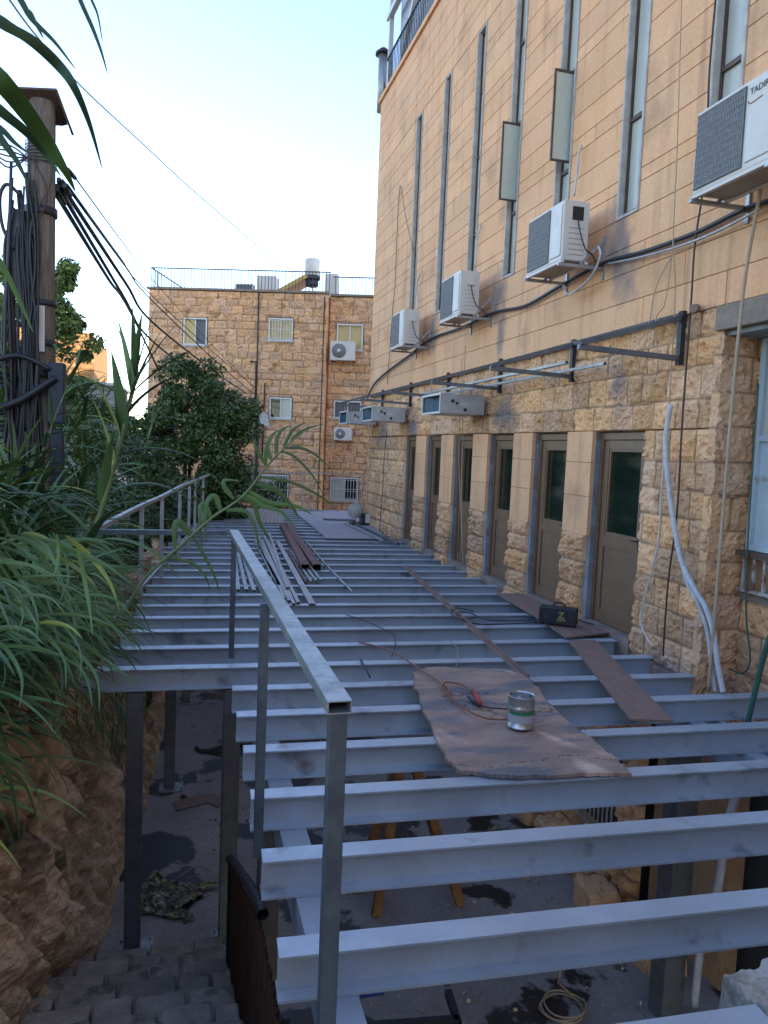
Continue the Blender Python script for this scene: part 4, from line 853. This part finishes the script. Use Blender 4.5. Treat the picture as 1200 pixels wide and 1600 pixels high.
for x_ in np.arange(2.7, 6.4, .13): rl.box((x_-.011, .75, 7.74), (x_+.011, .772, 8.40))
for y_ in np.arange(.3, 6, .2): rl.box((-4.34, y_, 7.7), (-4.318, y_+.022, 8.42))
rl.box((-4.35, .09, 8.42), (2.6, .13, 8.46)); rl.box((2.6, .74, 8.40), (6.4, .78, 8.44)); rl.box((-4.35, .1, 8.42), (-4.31, 6.2, 8.46))
apart(rl, 'roof_railing', m_blackst)
dp = MB(); dp.tube([(-.09, -.09, 7.6), (-.09, -.09, 3.2)], .028, 8); dp.tube([(-.02, -.12, 3.4), (0.0, -.12, -1.5)], .075, 8); dp.tube([(-.35, -.09, 5.0), (-.12, -.09, 5.0), (-.12, -.09, 3.0)], .035, 6)
dp.tube([(.24, -.09, 4.2), (.2, -.09, 1.2)], .03, 6); dp.tube([(2.42, -.06, 7.5), (2.42, -.06, -1.5)], .02, 6)  # last thin dark tube is drawn in place of shade at the wall step
apart(dp, 'pipes_and_corner_shade', m_blackst)
rfb = MB(); rfb.box((-.5, 1.2, 7.7), (.0+.25, 1.9, 8.5)); apart(rfb, 'roof_block', m_white); rfb = MB(); rfb.box((2.25, 1.0, 7.7), (2.75, 1.5, 8.6)); apart(rfb, 'roof_block', m_white)
ab.location = ab_loc
bpy.context.view_layer.update()
def aw(x, y, z): return Matrix.Translation(A0)@Matrix.Rotation(ARZ, 4, 'Z')@Vector((x, y, z))
def ambi(name, label, cat, loc): return thing(name, label, cat, aw(*loc), ARZ)
wh = ambi('solar_water_heater', 'white solar water tank with tilted golden collector on the far roof', 'water heater', (1.6, 1.2, 7.7))
MB().lathe([(.001, .72), (.26, .72), (.30, .76), (.30, 1.42), (.26, 1.47), (.001, 1.47)], (.1, 0, 0), 20).build('tank', m_white, wh, world=False)
MB().lathe([(.001, .42), (.24, .42), (.26, .48), (.26, .70), (.001, .70)], (.1, 0, 0), 20).lathe([(.33, .70), (.33, .82), (.30, .82), (.30, .70), (.33, .70)], (.1, 0, 0), 20).build('tank_collar', m_blackst, wh, world=False)
MB().hexa([(-1.5, -.3, .05), (-1.35, -.3, -.03), (.0, -.3, .72), (-.1, -.3, .85), (-1.5, .9, .05), (-1.35, .9, -.03), (.0, .9, .72), (-.1, .9, .85)]).build('collector', m_solar, wh, world=False)
MB().tube([(-.15, -.2, 0), (-.05, -.2, .75)], .02, 6).tube([(.25, -.2, 0), (.1, -.2, .7)], .02, 6).tube([(-.1, -.2, .1), (.3, -.2, .5)], .015, 6).build('stand', m_blackst, wh, world=False)
ra = ambi('roof_condenser', 'small grey condenser box behind the roof railing', 'air conditioner', (-.95, 1.0, 7.7))
MB().box((-.35, 0, 0), (.35, .4, .42)).build('casing', m_tube, ra, world=False); MB().box((-.3, -.01, .04), (.3, -.002, .38)).build('grille', m_shut, ra, world=False)
def aac(loc, w_, h, label):
    t = ambi('air_conditioner', label, 'air conditioner', loc); t['group'] = 'white air conditioners on the apartment block'
    MB().box((0, -.3, 0), (w_, 0, h)).build('casing', m_white, t, world=False, bevel=.015)
    MB().lathe([(.001, -.325), (h*.36, -.325), (h*.38, -.302)], (w_*.36, 0, h*.5), 24, 'y').build('fan', m_grille, t, world=False)
    MB().lathe([(.001, -.34), (h*.1, -.34), (h*.1, -.325)], (w_*.36, 0, h*.5), 12, 'y').build('fan_hub', m_white, t, world=False)
    MB().box((.05, -.33, -.04), (.09, .1, -.002)).box((w_-.09, -.33, -.04), (w_-.05, .1, -.002)).build('bracket', m_blackst, t, world=False)
aac((2.66, .45, 5.18), .96, .72, 'bigger white air conditioner below the upper right window of the apartment block')
aac((2.92, .45, 2.14), .68, .50, 'smaller white air conditioner on the apartment block below the zinc ducts')
fl = ambi('floodlight', 'tilted grey floodlight beside the drain pipe of the apartment block', 'floodlight', (.1, -.4, 3.0))
MB().hexa([(.1, -.2, -.35), (.45, -.1, -.5), (.45, .0, -.5), (.1, -.1, -.35), (.05, -.2, .15), (.35, -.1, .05), (.35, .0, .05), (.05, -.1, .15)]).build('lamp_head', m_tube, fl, world=False)
MB().tube([(.2, .0, -.1), (-.1, .35, .1)], .02, 6).build('arm', m_blackst, fl, world=False)
fl = ambi('floodlight', 'small dark lamp on a thin post in front of the apartment block', 'floodlight', (-1.3, -.5, 4.0))
MB().box((-.12, -.1, 0), (.12, .1, .15)).build('lamp_head', m_blackst, fl, world=False); MB().tube([(0, 0, 0), (.03, .3, -.8)], .02, 6).build('arm', m_brown, fl, world=False)
# distant sunlit building
m_far = M('far_sunlit_stone', (.36, .20, .085), .9, 0, (.30, .16, .065), sc=2, fine=.1, fsc=8)
db = thing('distant_building', 'low sunlit stone building far off behind the reeds', 'building', (-10, 44, 0))
ab_ = db; dl = db.location.copy(); db.location = (0, 0, 0)
rough('wall', -14, -4.9, -2.4, 7.5, .11, .05, 60, m_far, db, lambda U, V, d: (U, 44-d+(U+4.9)*0.12, V), course=(.3, .34), blk=(.4, .8))
db.location = dl; 
for o in [q for q in bpy.data.objects if q.parent == db]:
    o.location = -dl
MB().box((-14, 44.2, -2.4), (-4.95, 52, 7.4)).build('core', m_far, db)
mb = MB()
for x_ in np.arange(-8.5, -5.1, .35): mb.box((x_-.02, 44.2, 7.4), (x_+.02, 44.24, 8.3))
mb.box((-8.6, 44.2, 8.3), (-5.1, 44.25, 8.35)); mb.build('roof_railing', m_blackst, db)
lb = thing('low_house', 'small grey walled house with balcony bars beyond the shrubs', 'house', (-5, 33, 0))
MB().box((-7.5, 33, -2.4), (-2.7, 38, 4.0)).build('wall', m_cement, lb); mb = MB()
for x_ in np.arange(-5, -2.7, .14): mb.box((x_-.012, 32.8, 1.9), (x_+.012, 32.824, 3.0))
mb.box((-5, 32.79, 3.0), (-2.7, 32.83, 3.05)); mb.build('balcony_railing', m_blackst, lb); MB().box((-7.6, 32.7, 4.0), (-2.6, 38, 4.12)).build('roof', m_tube, lb)
# ================================================================ UTILITY POLE
pl = thing('utility_pole', 'old wooden utility pole with metal cap and black cable boxes', 'utility pole', (-1.12, 6.5, 0))
MB().tube([(-1.13, 6.5, -.2), (-1.11, 6.5, 1.5), (-1.12, 6.5, 3.0), (-1.115, 6.5, 4.40)], [.115, .11, .105, .10], 16).build('shaft', m_wood, pl)
MB().hexa([(-1.26, 6.36, 4.42), (-.99, 6.36, 4.45), (-.99, 6.64, 4.30), (-1.26, 6.64, 4.28), (-1.26, 6.36, 4.435), (-.99, 6.36, 4.465), (-.95, 6.64, 4.315), (-1.26, 6.64, 4.295)]).hexa([(-1.0, 6.36, 4.45), (-.985, 6.36, 4.46), (-.90, 6.5, 4.24), (-.92, 6.5, 4.24), (-1.0, 6.64, 4.45), (-.985, 6.64, 4.46), (-.90, 6.64, 4.24), (-.92, 6.64, 4.24)]).build('cap', m_brown, pl)
for (z, h_) in ((3.55, .06), (2.86, .04), (2.55, .05), (2.30, .10)): MB().lathe([(.118, z), (.122, z+.005), (.122, z+h_), (.118, z+h_)], (-1.12, 6.5, 0), 16).build('strap', m_black, pl)
mb = MB(); mb.tube([(-1.12+.112*math.cos(a), 6.5+.112*math.sin(a), 3.92+.004*a) for a in np.linspace(0, 44, 200)], .004, 5); mb.build('wire_wrap', m_black, pl)
MB().tube([(-1.27, 6.42, 2.9), (-1.26, 6.42, 3.55)], .055, 12).build('splice_case', m_galvd, pl)
mb = MB(); mb.box((-1.04, 6.33, 1.95), (-.92, 6.45, 2.42)); mb.box((-1.02, 6.35, 1.45), (-.93, 6.43, 1.9)); mb.build('junction_box', M('navy_box', (.012, .018, .035), .5), pl, bevel=.01)
mb = MB(); mb.box((-1.13, 6.375, 2.5), (-1.07, 6.39, 2.85)); mb.build('white_plate', m_white, pl)
mb = MB()
for k in range(24):
    x0 = -1.26+random.uniform(-.06, .15); yk = 6.36+random.uniform(-.03, .05)
    mb.tube(smooth_path([(x0, yk, 3.9-random.random()*.5), (x0+random.uniform(-.05, .05), yk, 3.2), (x0+random.uniform(-.06, .06), yk-.02, 2.4), (x0+random.uniform(-.08, .1), yk, 1.4), (x0-.03, yk, .2)]), random.choice([.008, .012, .018]), 6)
mb.build('riser_cables', m_black, pl)
mb = MB()
for k in range(14): rr = random.uniform(.16, .26); zc = 2.15+random.uniform(-.12, .12); mb.tube([(-1.42+rr*1.1*math.cos(a), 6.40+random.uniform(-.005, .005)+k*.008, zc+rr*math.sin(a)*.9) for a in np.linspace(0, 2*math.pi, 26)], .013, 6)
mb.tube(smooth_path([(-1.5, 6.3, 2.35), (-1.25, 6.3, 2.45), (-1.02, 6.34, 2.36)]), .02, 6); mb.tube(smooth_path([(-1.5, 6.3, 2.0), (-1.25, 6.3, 2.1), (-.98, 6.32, 2.3)]), .03, 6)
mb.build('coiled_cable', m_black, pl)
mb = MB()
for k in range(5): mb.tube(smooth_path([(-1.55, 6.4, 3.9+.05*k), (-1.35, 6.4, 4.02-.04*k), (-1.2, 6.42, 3.95)]), .007, 5)
mb.tube(smooth_path([(-1.24, 6.36, 3.65), (-1.33, 6.36, 3.72), (-1.38, 6.36, 3.62), (-1.36, 6.36, 3.40), (-1.28, 6.36, 3.25)]), .014, 6)
mb.tube(smooth_path([(-1.2, 6.38, 4.0), (-1.05, 6.36, 3.7), (-1.15, 6.36, 3.4), (-1.22, 6.36, 3.2)]), .006, 5); mb.tube(smooth_path([(-1.02, 6.38, 4.0), (-1.03, 6.36, 3.75), (-1.15, 6.36, 3.5), (-1.26, 6.36, 3.1), (-1.1, 6.36, 2.9)]), .005, 5)
mb.build('loose_wires', m_bcab, pl)
mb = MB()
for (p, q) in (((106, 265), (117, 278)), ((92, 280), (104, 302)), ((88, 295), (101, 318)), ((100, 290), (110, 305))): mb.tube([P(*p, y=6.5), P(*q, y=6.7)], .018, 8)
mb.build('dead_end_clamps', m_black, pl)
# overhead lines: from the pole down and away to the mast by the apartment block
lines = [((92, 283), (415, 655), .16, .016, 'thickest overhead black cable sloping down from the pole', 28.6), ((95, 290), (400, 648), .20, .020, 'double black overhead cable below the thickest one', 28.6),
         ((88, 300), (420, 740), 1.0, .016, 'lowest black overhead cable sagging behind the shrub', 27), ((115, 275), (400, 600), .15, .008, 'upper thin overhead wire leaving the pole', 28.6),
         ((105, 285), (470, 668), .10, .010, 'thin overhead wire ending near the floodlight', 28.6), ((100, 292), (372, 665), .25, .010, 'middle thin overhead wire crossing the upper left window', 28.6)]
ends = [((92, 283), (240, 505), (385, 615)), ((90, 290), (235, 530), (360, 622)), ((86, 300), (205, 490), (300, 680)), ((117, 277), (232, 430), (400, 608)), ((105, 288), (225, 450), (398, 605)), ((98, 282), (238, 470), (404, 622))]
labs = ['thickest black overhead cable sloping down from the pole', 'black overhead cable just below the thickest one', 'lowest black overhead cable passing behind the shrub', 'uppermost thin overhead wire leaving the pole', 'thin overhead wire second from the top', 'thin dark overhead wire crossing the upper left window']
for (a, m_, b), lb_, r in zip(ends, labs, (.022, .020, .022, .007, .010, .013)):
    A_ = P(*a, y=6.55); B_ = P(*b, y=28.3); 
    M_ = P(*m_, y=15.0)
    cable(lb_, [A_, A_.lerp(M_, .5)-Vector((0, 0, .02)), M_, M_.lerp(B_, .5)-Vector((0, 0, .06)), B_], r, m_black, 'overhead cable', 'overhead_cable', seg=8, group='overhead cables leaving the wooden pole')
cable('single thin wire crossing the open sky to the far roof', [P(8, -10, y=9), P(60, 60, y=11), P(130, 138, y=14), P(220, 222, y=18), P(300, 296, y=22), P(380, 365, y=26), P(440, 418, y=30.4)], .012, m_bcab, 'overhead cable', 'overhead_cable', seg=6)
cable('white curved cable end looping right of the shrub', [P(300, 640, y=26), P(330, 665, y=26), P(360, 675, y=26.5), P(385, 670, y=27), P(396, 662, y=28)], .02, m_whited, 'overhead cable', 'overhead_cable')
# ================================================================ VEGETATION
def leaf_cloud(mb, cs, n, size, tintf, flat=.5):
    for _ in range(n):
        c, r = random.choice(cs); 
        d = Vector((random.gauss(0, 1), random.gauss(0, 1), random.gauss(0, 1))).normalized()*(random.random()**.33)
        p = Vector(c)+Vector((d.x*r[0], d.y*r[1], d.z*r[2]))
        nrm = (d*.7+Vector((random.gauss(0, .5), random.gauss(0, .5), random.gauss(0, .5)+.4))).normalized()
        a = nrm.orthogonal().normalized(); a = Matrix.Rotation(random.uniform(0, 6.28), 3, nrm)@a; b = nrm.cross(a)
        s = size*random.uniform(.6, 1.4)
        mb.add([p-a*s, p+b*s*flat+nrm*s*.15, p+a*s, p-b*s*flat+nrm*s*.15], [(0, 1, 2, 3)], tintf(p))
def gt(lo=.6, hi=1.5, yel=.3):
    def f(p):
        g = random.uniform(lo, hi); y = random.random()*yel; return (g*(1+y), g*(1+y*.4), g*(1-y*.4))
    return f
def tree(name, label, base, cs, n, size, trunk_r, limbs, tf, cat='tree', leafm=None, group=None):
    t = thing(name, label, cat, base, group=group)
    mb = MB(); b = Vector(base); top = Vector(cs[0][0])
    mb.tube(smooth_path([b, b.lerp(top, .5)+Vector((.1, 0, 0)), top]), [trunk_r*(1-.07*i) for i in range(13)], 8)
    for c, r in cs[1:limbs+1]:
        s_ = b.lerp(top, random.uniform(.3, .7)); mb.tube([s_, s_.lerp(Vector(c), .5)+Vector((0, 0, .1)), Vector(c)], [trunk_r*.5, trunk_r*.35, trunk_r*.15], 6)
    mb.build('trunk', m_bark, t)
    mb = MB(); leaf_cloud(mb, cs, n, size, tf); mb.build('crown', leafm or m_leaf, t)
    return t
def lumps(c, r, n, s, seed):
    rs = random.Random(seed); o = [(tuple(c), tuple(q*.62 for q in r))]
    for _ in range(n):
        d = Vector((rs.gauss(0, 1), rs.gauss(0, 1), rs.gauss(0, 1))).normalized()
        k = rs.uniform(.55, .95); q = rs.uniform(.6, 1.2)*s
        o.append(((c[0]+d.x*r[0]*k, c[1]+d.y*r[1]*k, c[2]+d.z*r[2]*k), (q, q, q*.8)))
    return o
tree('laurel_tree', 'dense dark green shrub tree in front of the apartment block', (-.1, 19.5, -1.5), lumps((.1, 19.5, 1.6), (1.8, 1.5, 2.3), 90, .42, 1), 42000, .056, .14, 6, gt(.55, 1.5, .35))
tree('laurel_tree', 'low dark bush at the foot of the dense shrub tree', (.2, 18.6, -1.5), lumps((.1, 18.6, -.1), (1.45, 1.0, 1.0), 34, .4, 9), 14000, .058, .1, 5, gt(.5, 1.3, .35), 'shrub')
tree('laurel_tree', 'lower dark bush filling the gap behind the curved guardrail', (-.9, 15.5, -.2), lumps((-1.0, 15.5, .7), (1.15, 1.8, 1.4), 36, .4, 2), 16000, .05, .08, 5, gt(.5, 1.3, .3), 'shrub')
tree('laurel_tree', 'dark bush left of the guardrail below the leaning reed', (-1.2, 11.5, -.2), lumps((-1.35, 11.6, .5), (.8, 2.2, 1.05), 34, .33, 3), 15000, .042, .07, 5, gt(.5, 1.3, .3), 'shrub')
tree('laurel_tree', 'low bush below the far window of the apartment block', (2.3, 25.8, -1.5), lumps((2.3, 25.8, .0), (1.3, .6, .75), 14, .3, 5), 3500, .06, .06, 4, gt(.5, 1.1, .4), 'shrub')
tree('carob_tree', 'taller loose tree with sunlit leaf tips behind the utility pole', (-5.2, 22, -.2), lumps((-4.0, 22, 4.5), (1.7, 1.4, 2.5), 60, .34, 6), 12000, .075, .16, 10, gt(.7, 2.2, .8))
tree('laurel_tree', 'bushy green tree behind the reeds below the sunlit building', (-3.2, 18, -.2), lumps((-2.7, 18, 1.7), (1.7, 1.2, 1.7), 36, .4, 7), 14000, .06, .12, 6, gt(.6, 1.6, .5))
def blade(mb, p, d, L, w_, droop, tint, side=None, n=9, twist=0.):
    p = Vector(p); d = Vector(d).normalized(); vs = []; q = p.copy(); dd = d.copy()
    for i in range(n+1):
        t = i/n; s_ = dd.cross(Vector((0, 0, 1)))
        s_ = s_.normalized() if s_.length > .05 else Vector((1, 0, 0))
        if side is not None: s_ = (s_+Vector(side)*.8).normalized()
        s_ = Matrix.Rotation(twist*t, 3, dd)@s_
        ww = w_*.5*min(1, .45+t*4)*(1-t**2.2)+.0008; up = s_.cross(dd).normalized()
        vs += [q-s_*ww+up*ww*.35, q.copy(), q+s_*ww+up*ww*.35]
        q = q+dd*(L/n); dd = (dd+Vector((0, 0, -droop/n))).normalized()
    fs = []
    for i in range(n): a = i*3; fs += [(a, a+1, a+4, a+3), (a+1, a+2, a+5, a+4)]
    mb.add(vs, fs, tint, True)
def rt():
    g = random.uniform(.65, 1.45); b = random.uniform(0, .5); r = random.random()
    if r < .06: return (g*3.2, g*1.7, g*1.0)
    return (g*(1+.3*random.random()), g, g*(1+b))
def reed(base, lean, H, label, nl=16, lw=.045, ll=.6, seed=0, prefer=None, r=.011, start=.15, droop=(1.2, 2.4)):
    random.seed(seed); t = thing('giant_reed', label, 'reed', base); b = Vector(base); ln = Vector(lean)
    pts = [b+Vector((ln.x*s**1.5, ln.y*s**1.5, H*s-.25*(ln.length)*s*s)) for s in np.linspace(0, 1, 12)]
    mb = MB(); mb.tube(pts, [r*(1-.06*i) for i in range(12)], 7)
    for q in pts[1:]: mb.lathe([(r*.7, -.006), (r*1.15, 0), (r*.7, .006)], q, 7)
    mb.build('stem', m_stem, t)
    mb = MB()
    for k in range(nl):
        s = start+(1-start)*(k+.5)/nl; i = min(int(s*11), 10); q = pts[i].lerp(pts[i+1], s*11-i); ax_ = (pts[i+1]-pts[i]).normalized()
        sd_ = Vector((math.cos(k*math.pi+random.uniform(-.5, .5)), math.sin(k*math.pi+random.uniform(-.9, .9)), random.uniform(-.1, .3)))
        if prefer is not None: sd_ = sd_*.6+Vector(prefer)*random.uniform(.5, 1.3)
        d = (ax_*random.uniform(.6, 1.1)+sd_).normalized()
        blade(mb, q, d, ll*random.uniform(.7, 1.25)*(1.1-.45*s), lw*random.uniform(.7, 1.2), random.uniform(*droop), rt(), twist=random.uniform(-.8, .8))
    mb.build('leaves', m_reed, t); return t
# hero reed leaning up right of the pole
def hero(name, label, pts, r0, r1, leaves, seed):
    random.seed(seed); sp_ = smooth_path(pts, 5); t = thing('giant_reed', label, 'reed', tuple(pts[0])); n = len(sp_)
    mb = MB(); mb.tube(sp_, [r0+(r1-r0)*i/(n-1) for i in range(n)], 8)
    for i in range(0, n, 2): mb.lathe([(r0*.6, -.008), (r0*1.05*(1-.5*i/n), 0), (r0*.6, .008)], sp_[i], 8)
    mb.build('stem', m_stem, t); mb = MB()
    for (s, dx, dy, dz, L, w_, dr) in leaves:
        i = min(int(s*(n-1)), n-2); blade(mb, sp_[i], (dx, dy, dz), L, w_, dr, rt(), twist=random.uniform(-.4, .4), n=12)
    mb.build('leaves', m_reed, t); return t
hp1 = [P(*p, y=4.9) for p in [(90, 1000), (150, 925), (200, 835), (235, 775), (280, 700), (300, 680)]]
hp1 = [P(*p, y=4.9) for p in [(60, 1010), (100, 940), (140, 850), (165, 775), (185, 700), (200, 640), (212, 590)]]
LV1 = [(1, -.05, .1, 1, .48, .05, .1), (.98, .22, 0, 1, .50, .05, .3), (.96, .45, 0, .9, .50, .045, .4), (.97, -.3, .1, 1, .46, .055, .3), (.94, .1, -.1, 1, .46, .075, .2), (.93, .7, 0, .8, .50, .045, .5), (.9, -.15, -.1, 1, .46, .08, .4), (.87, .35, -.1, 1, .5, .07, .3), (.85, -.5, 0, .9, .46, .06, 2.4), (.8, .5, -.2, .7, .55, .06, 1.0), (.76, -.1, -.2, 1, .5, .09, .5), (.72, -.3, 0, 1, .46, .08, 1.0), (.66, .9, 0, .4, .62, .055, 1.2), (.6, -.2, -.1, 1, .46, .08, .8), (.52, .8, .2, .5, .65, .055, 1.6), (.48, .1, -.2, 1, .5, .08, 1), (.44, -.6, 0, .6, .55, .06, 2.0), (.36, .9, -.2, .3, .65, .06, 1.6), (.3, .3, -.3, .9, .55, .07, 1.5), (.26, -.8, 0, .5, .5, .06, 2.), (.15, .9, 0, .3, .6, .055, 2.2)]
hero('r', 'tall thick reed with upright tuft rising right of the pole', hp1, .022, .012, LV1, 5)
hp2 = [P(*p, y=4.6) for p in [(180, 985), (225, 905), (280, 855), (330, 810), (380, 775), (420, 725), (452, 693), (478, 672)]]
def pxleaf(mb, pts, w_, y=4.6, tint=None):
    """a leaf that follows a list of photo points at its own real distance"""
    sp_ = smooth_path([P(*p[:2], y=(p[2] if len(p) > 2 else y)) for p in pts], 5); n = len(sp_)-1; vs = []; vd = Vector((R3@np.array([0, 0, 1])))
    for i, q in enumerate(sp_):
        t = i/n; d = (sp_[min(i+1, n)]-sp_[max(i-1, 0)]).normalized(); s_ = d.cross(vd).normalized(); ww = w_*.5*min(1, .35+t*3.5)*(1-t**2.4)+.0006
        up = s_.cross(d)
        vs += [q-s_*ww+up*ww*.3, q, q+s_*ww+up*ww*.3]
    fs = []
    for i in range(n): a = i*3; fs += [(a, a+1, a+4, a+3), (a+1, a+2, a+5, a+4)]
    mb.add(vs, fs, tint or rt(), True)
t = thing('giant_reed', 'thin reed arching to the right across the far platform', 'reed', tuple(hp2[0]))
sp_ = smooth_path(hp2, 5); mb = MB(); mb.tube(sp_, [.011-.007*i/(len(sp_)-1) for i in range(len(sp_))], 8)
for i in range(2, len(sp_), 3): mb.lathe([(.006, -.006), (.012*(1-.5*i/len(sp_)), 0), (.006, .006)], sp_[i], 8)
mb.build('stem', m_stem, t); mb = MB()
for pts, w_ in [([(452, 693), (465, 678), (482, 669), (505, 662)], .018), ([(440, 708), (452, 680), (462, 668), (478, 660)], .02), ([(432, 715), (432, 690), (440, 672), (455, 665)], .025), ([(425, 722), (418, 700), (425, 680), (437, 672)], .028), ([(416, 730), (415, 705), (422, 685), (432, 675)], .022), ([(445, 700), (470, 700), (495, 712), (520, 735)], .02), ([(440, 705), (462, 715), (490, 745), (505, 775)], .015),
               ([(395, 755), (430, 765), (455, 790), (468, 812)], .035), ([(380, 770), (410, 790), (440, 800), (465, 830)], .03), ([(370, 775), (395, 785), (405, 815), (425, 850)], .035), ([(385, 765), (420, 785), (460, 790), (490, 805)], .032), ([(330, 810), (318, 790), (312, 800), (316, 860)], .04), ([(300, 838), (278, 815), (272, 835), (276, 880)], .045), ([(345, 800), (335, 775), (322, 790), (322, 850)], .035), ([(415, 728), (400, 700), (395, 685)], .02), ([(365, 780), (350, 760), (352, 750), (375, 752)], .03), ([(300, 835), (320, 870), (335, 900), (343, 928)], .02), ([(260, 870), (300, 880), (320, 900), (328, 920)], .02), ([(350, 797), (385, 800), (400, 830), (405, 870)], .025), ([(400, 745), (450, 752), (500, 775), (530, 800)], .02)]:
    pxleaf(mb, pts, w_)
mb.build('leaves', m_reed, t)
# near reed leaves hanging in from the upper left
t = thing('giant_reed', 'close blurred reed leaves hanging in at the top left corner', 'reed', tuple(P(-120, 100, y=1.6))); mb = MB()
G1 = (.8, 1.0, .6); G2 = (.45, .7, 1.1)
for pts, w_, ti in [([(-60, 0, 1.7), (0, 32, 1.7), (50, 62, 1.75), (90, 100, 1.8), (115, 135, 1.8), (140, 195, 1.85), (160, 265, 1.9)], .026, G2),
                    ([(-50, 70, 1.6), (0, 125, 1.6), (40, 175, 1.65), (75, 225, 1.7), (100, 265, 1.72), (118, 300, 1.75)], .037, G1),
                    ([(-40, 140, 1.8), (0, 172, 1.8), (40, 205, 1.85), (70, 240, 1.9), (95, 275, 1.9)], .022, G2),
                    ([(-40, 175, 2.), (0, 200, 2.), (22, 222, 2.), (45, 240, 2.)], .014, G2), ([(-40, 150, 2.), (0, 215, 2.), (25, 250, 2.), (45, 290, 2.)], .018, G2),
                    ([(20, -20, 1.8), (35, 5, 1.8), (50, 30, 1.8), (85, 65, 1.8), (118, 108, 1.8)], .012, G2), ([(45, 15, 1.8), (55, 35, 1.8), (68, 60, 1.8)], .008, G2),
                    ([(110, -40, 1.9), (126, 2, 1.9), (145, 45, 1.9), (158, 80, 1.9), (168, 115, 1.9)], .009, G2), ([(130, -30, 1.9), (144, 2, 1.9), (153, 25, 1.9), (160, 65, 1.9)], .005, G2),
                    ([(-30, 380, 2.4), (0, 410, 2.4), (30, 470, 2.4), (52, 520, 2.4)], .018, (1.6, 1.5, 1.0))]:
    pxleaf(mb, pts, w_, tint=ti)
mb.tube([P(-120, -60, y=1.6), P(-110, 100, y=1.6), P(-100, 400, y=1.7)], .01, 6); mb.build('leaves', m_reed, t)
# the dense reeds over the bank
random.seed(3); k = 0
spots = [(-1.25, 3.9, .35), (-1.55, 4.2, .5), (-1.05, 4.4, .3), (-1.7, 4.7, .5), (-1.15, 4.9, .25), (-1.5, 5.3, .3), (-1.0, 5.4, .1), (-.95, 5.9, 0), (-1.35, 6.0, .1), (-1.8, 5.6, .4), (-.9, 6.6, -.1), (-1.3, 7.0, 0), (-.85, 7.4, -.1), (-1.5, 7.8, 0), (-.9, 8.3, -.1), (-1.3, 8.8, 0), (-.75, 9.2, -.1), (-1.6, 6.6, .1), (-2.0, 7.4, .1), (-1.9, 8.6, .1)]
for (x, y, z) in spots:
    H = random.uniform(.6, 1.25) if y < 6 else random.uniform(1.2, 2.6)
    if y < 5: H *= .8
    reed((x, y, z), (random.uniform(.1, .55), random.uniform(-.35, .25), 0), H, 'leafy green reed standing among many others over the left rock bank', nl=24, lw=.034, ll=.62, seed=100+k, prefer=(.6, -.35, -.15), droop=(.5, 1.6))['group'] = 'giant reeds over the left rock bank'
    k += 1
# drooping leaf mass at the lower left (hangs over the rock edge)
def mass(label, boxr, n, L, w_, seed, pref=(.75, -.25, -.15), nm='reed_thicket'):
    random.seed(seed); mb = MB()
    (x0, x1), (y0, y1), (z0, z1) = boxr
    for _ in range(n):
        p = (random.uniform(x0, x1), random.uniform(y0, y1), random.uniform(z0, z1))
        d = Vector(pref)+Vector((random.gauss(0, .45), random.gauss(0, .45), random.gauss(0, .35)+.25))
        blade(mb, p, d, L*random.uniform(.6, 1.3), w_*random.uniform(.5, 1.3), random.uniform(.5, 1.7), rt(), n=7, twist=random.uniform(-.8, .8))
    o = mb.build(nm, m_reed); tag(o, label, 'reed thicket', kind='stuff'); return o
mass('dense drooping reed leaves covering the rock bank at the left', ((-1.7, -.85), (3.7, 6.3), (.05, .95)), 620, .50, .034, 41)
mass('long reed blades rising around the foot of the utility pole', ((-1.6, -.95), (4.6, 6.3), (.45, 1.5)), 420, .62, .040, 45, (.55, -.2, .35))
mass('reed leaves spilling over the left ends of the joists', ((-1.5, -.75), (6.2, 10.5), (-.15, .8)), 520, .50, .028, 42, (.6, -.2, 0))
mass('dry and green grass hanging under the joists along the rock face', ((-.95, -.45), (6.3, 11.5), (-.75, -.25)), 520, .42, .012, 43, (.5, -.3, -.7), 'hanging_grass')
mass('taller reed leaves behind the utility pole', ((-3.4, -.9), (7.5, 12), (.2, 2.2)), 900, .75, .030, 44, (.4, -.3, .5))
random.seed(77); mb = MB()
for pts, w_ in [([(-20, 1165, 3.2), (0, 1178, 3.2), (25, 1195, 3.2), (50, 1225, 3.2), (75, 1275, 3.2)], .02), ([(-20, 1170, 3.2), (5, 1190, 3.2), (20, 1240, 3.2), (32, 1320, 3.2)], .022), ([(-10, 1250, 3.2), (10, 1290, 3.2), (25, 1330, 3.2)], .014), ([(0, 1200, 3.2), (25, 1210, 3.2), (45, 1240, 3.2), (60, 1290, 3.2)], .015)]: pxleaf(mb, pts, w_)
for _ in range(190):
    px = random.uniform(-40, 130); py = random.uniform(830, 1010); l = random.uniform(70, 165); a = random.gauss(.6, .5); y_ = random.uniform(3.3, 4.8); c_ = random.uniform(.02, .5)
    pxleaf(mb, [(px, py, y_), (px+l*.35*math.cos(a-c_*.5), py+l*.35*math.sin(a-c_*.5), y_), (px+l*.7*math.cos(a), py+l*.7*math.sin(a), y_-.05), (px+l*math.cos(a+c_*.6), py+l*math.sin(a+c_*.6), y_-.1)], random.uniform(.008, .024))
tag(mb.build('reed_leaves', m_reed), 'broad bent reed leaves nearest the camera on the left', 'reed thicket', kind='stuff')
for o in bpy.data.objects:   # tint attribute everywhere
    if o.type == 'MESH' and 'tint' not in o.data.color_attributes:
        at = o.data.color_attributes.new('tint', 'FLOAT_COLOR', 'POINT'); at.data.foreach_set('color', np.ones(len(o.data.vertices)*4, dtype=np.float32))
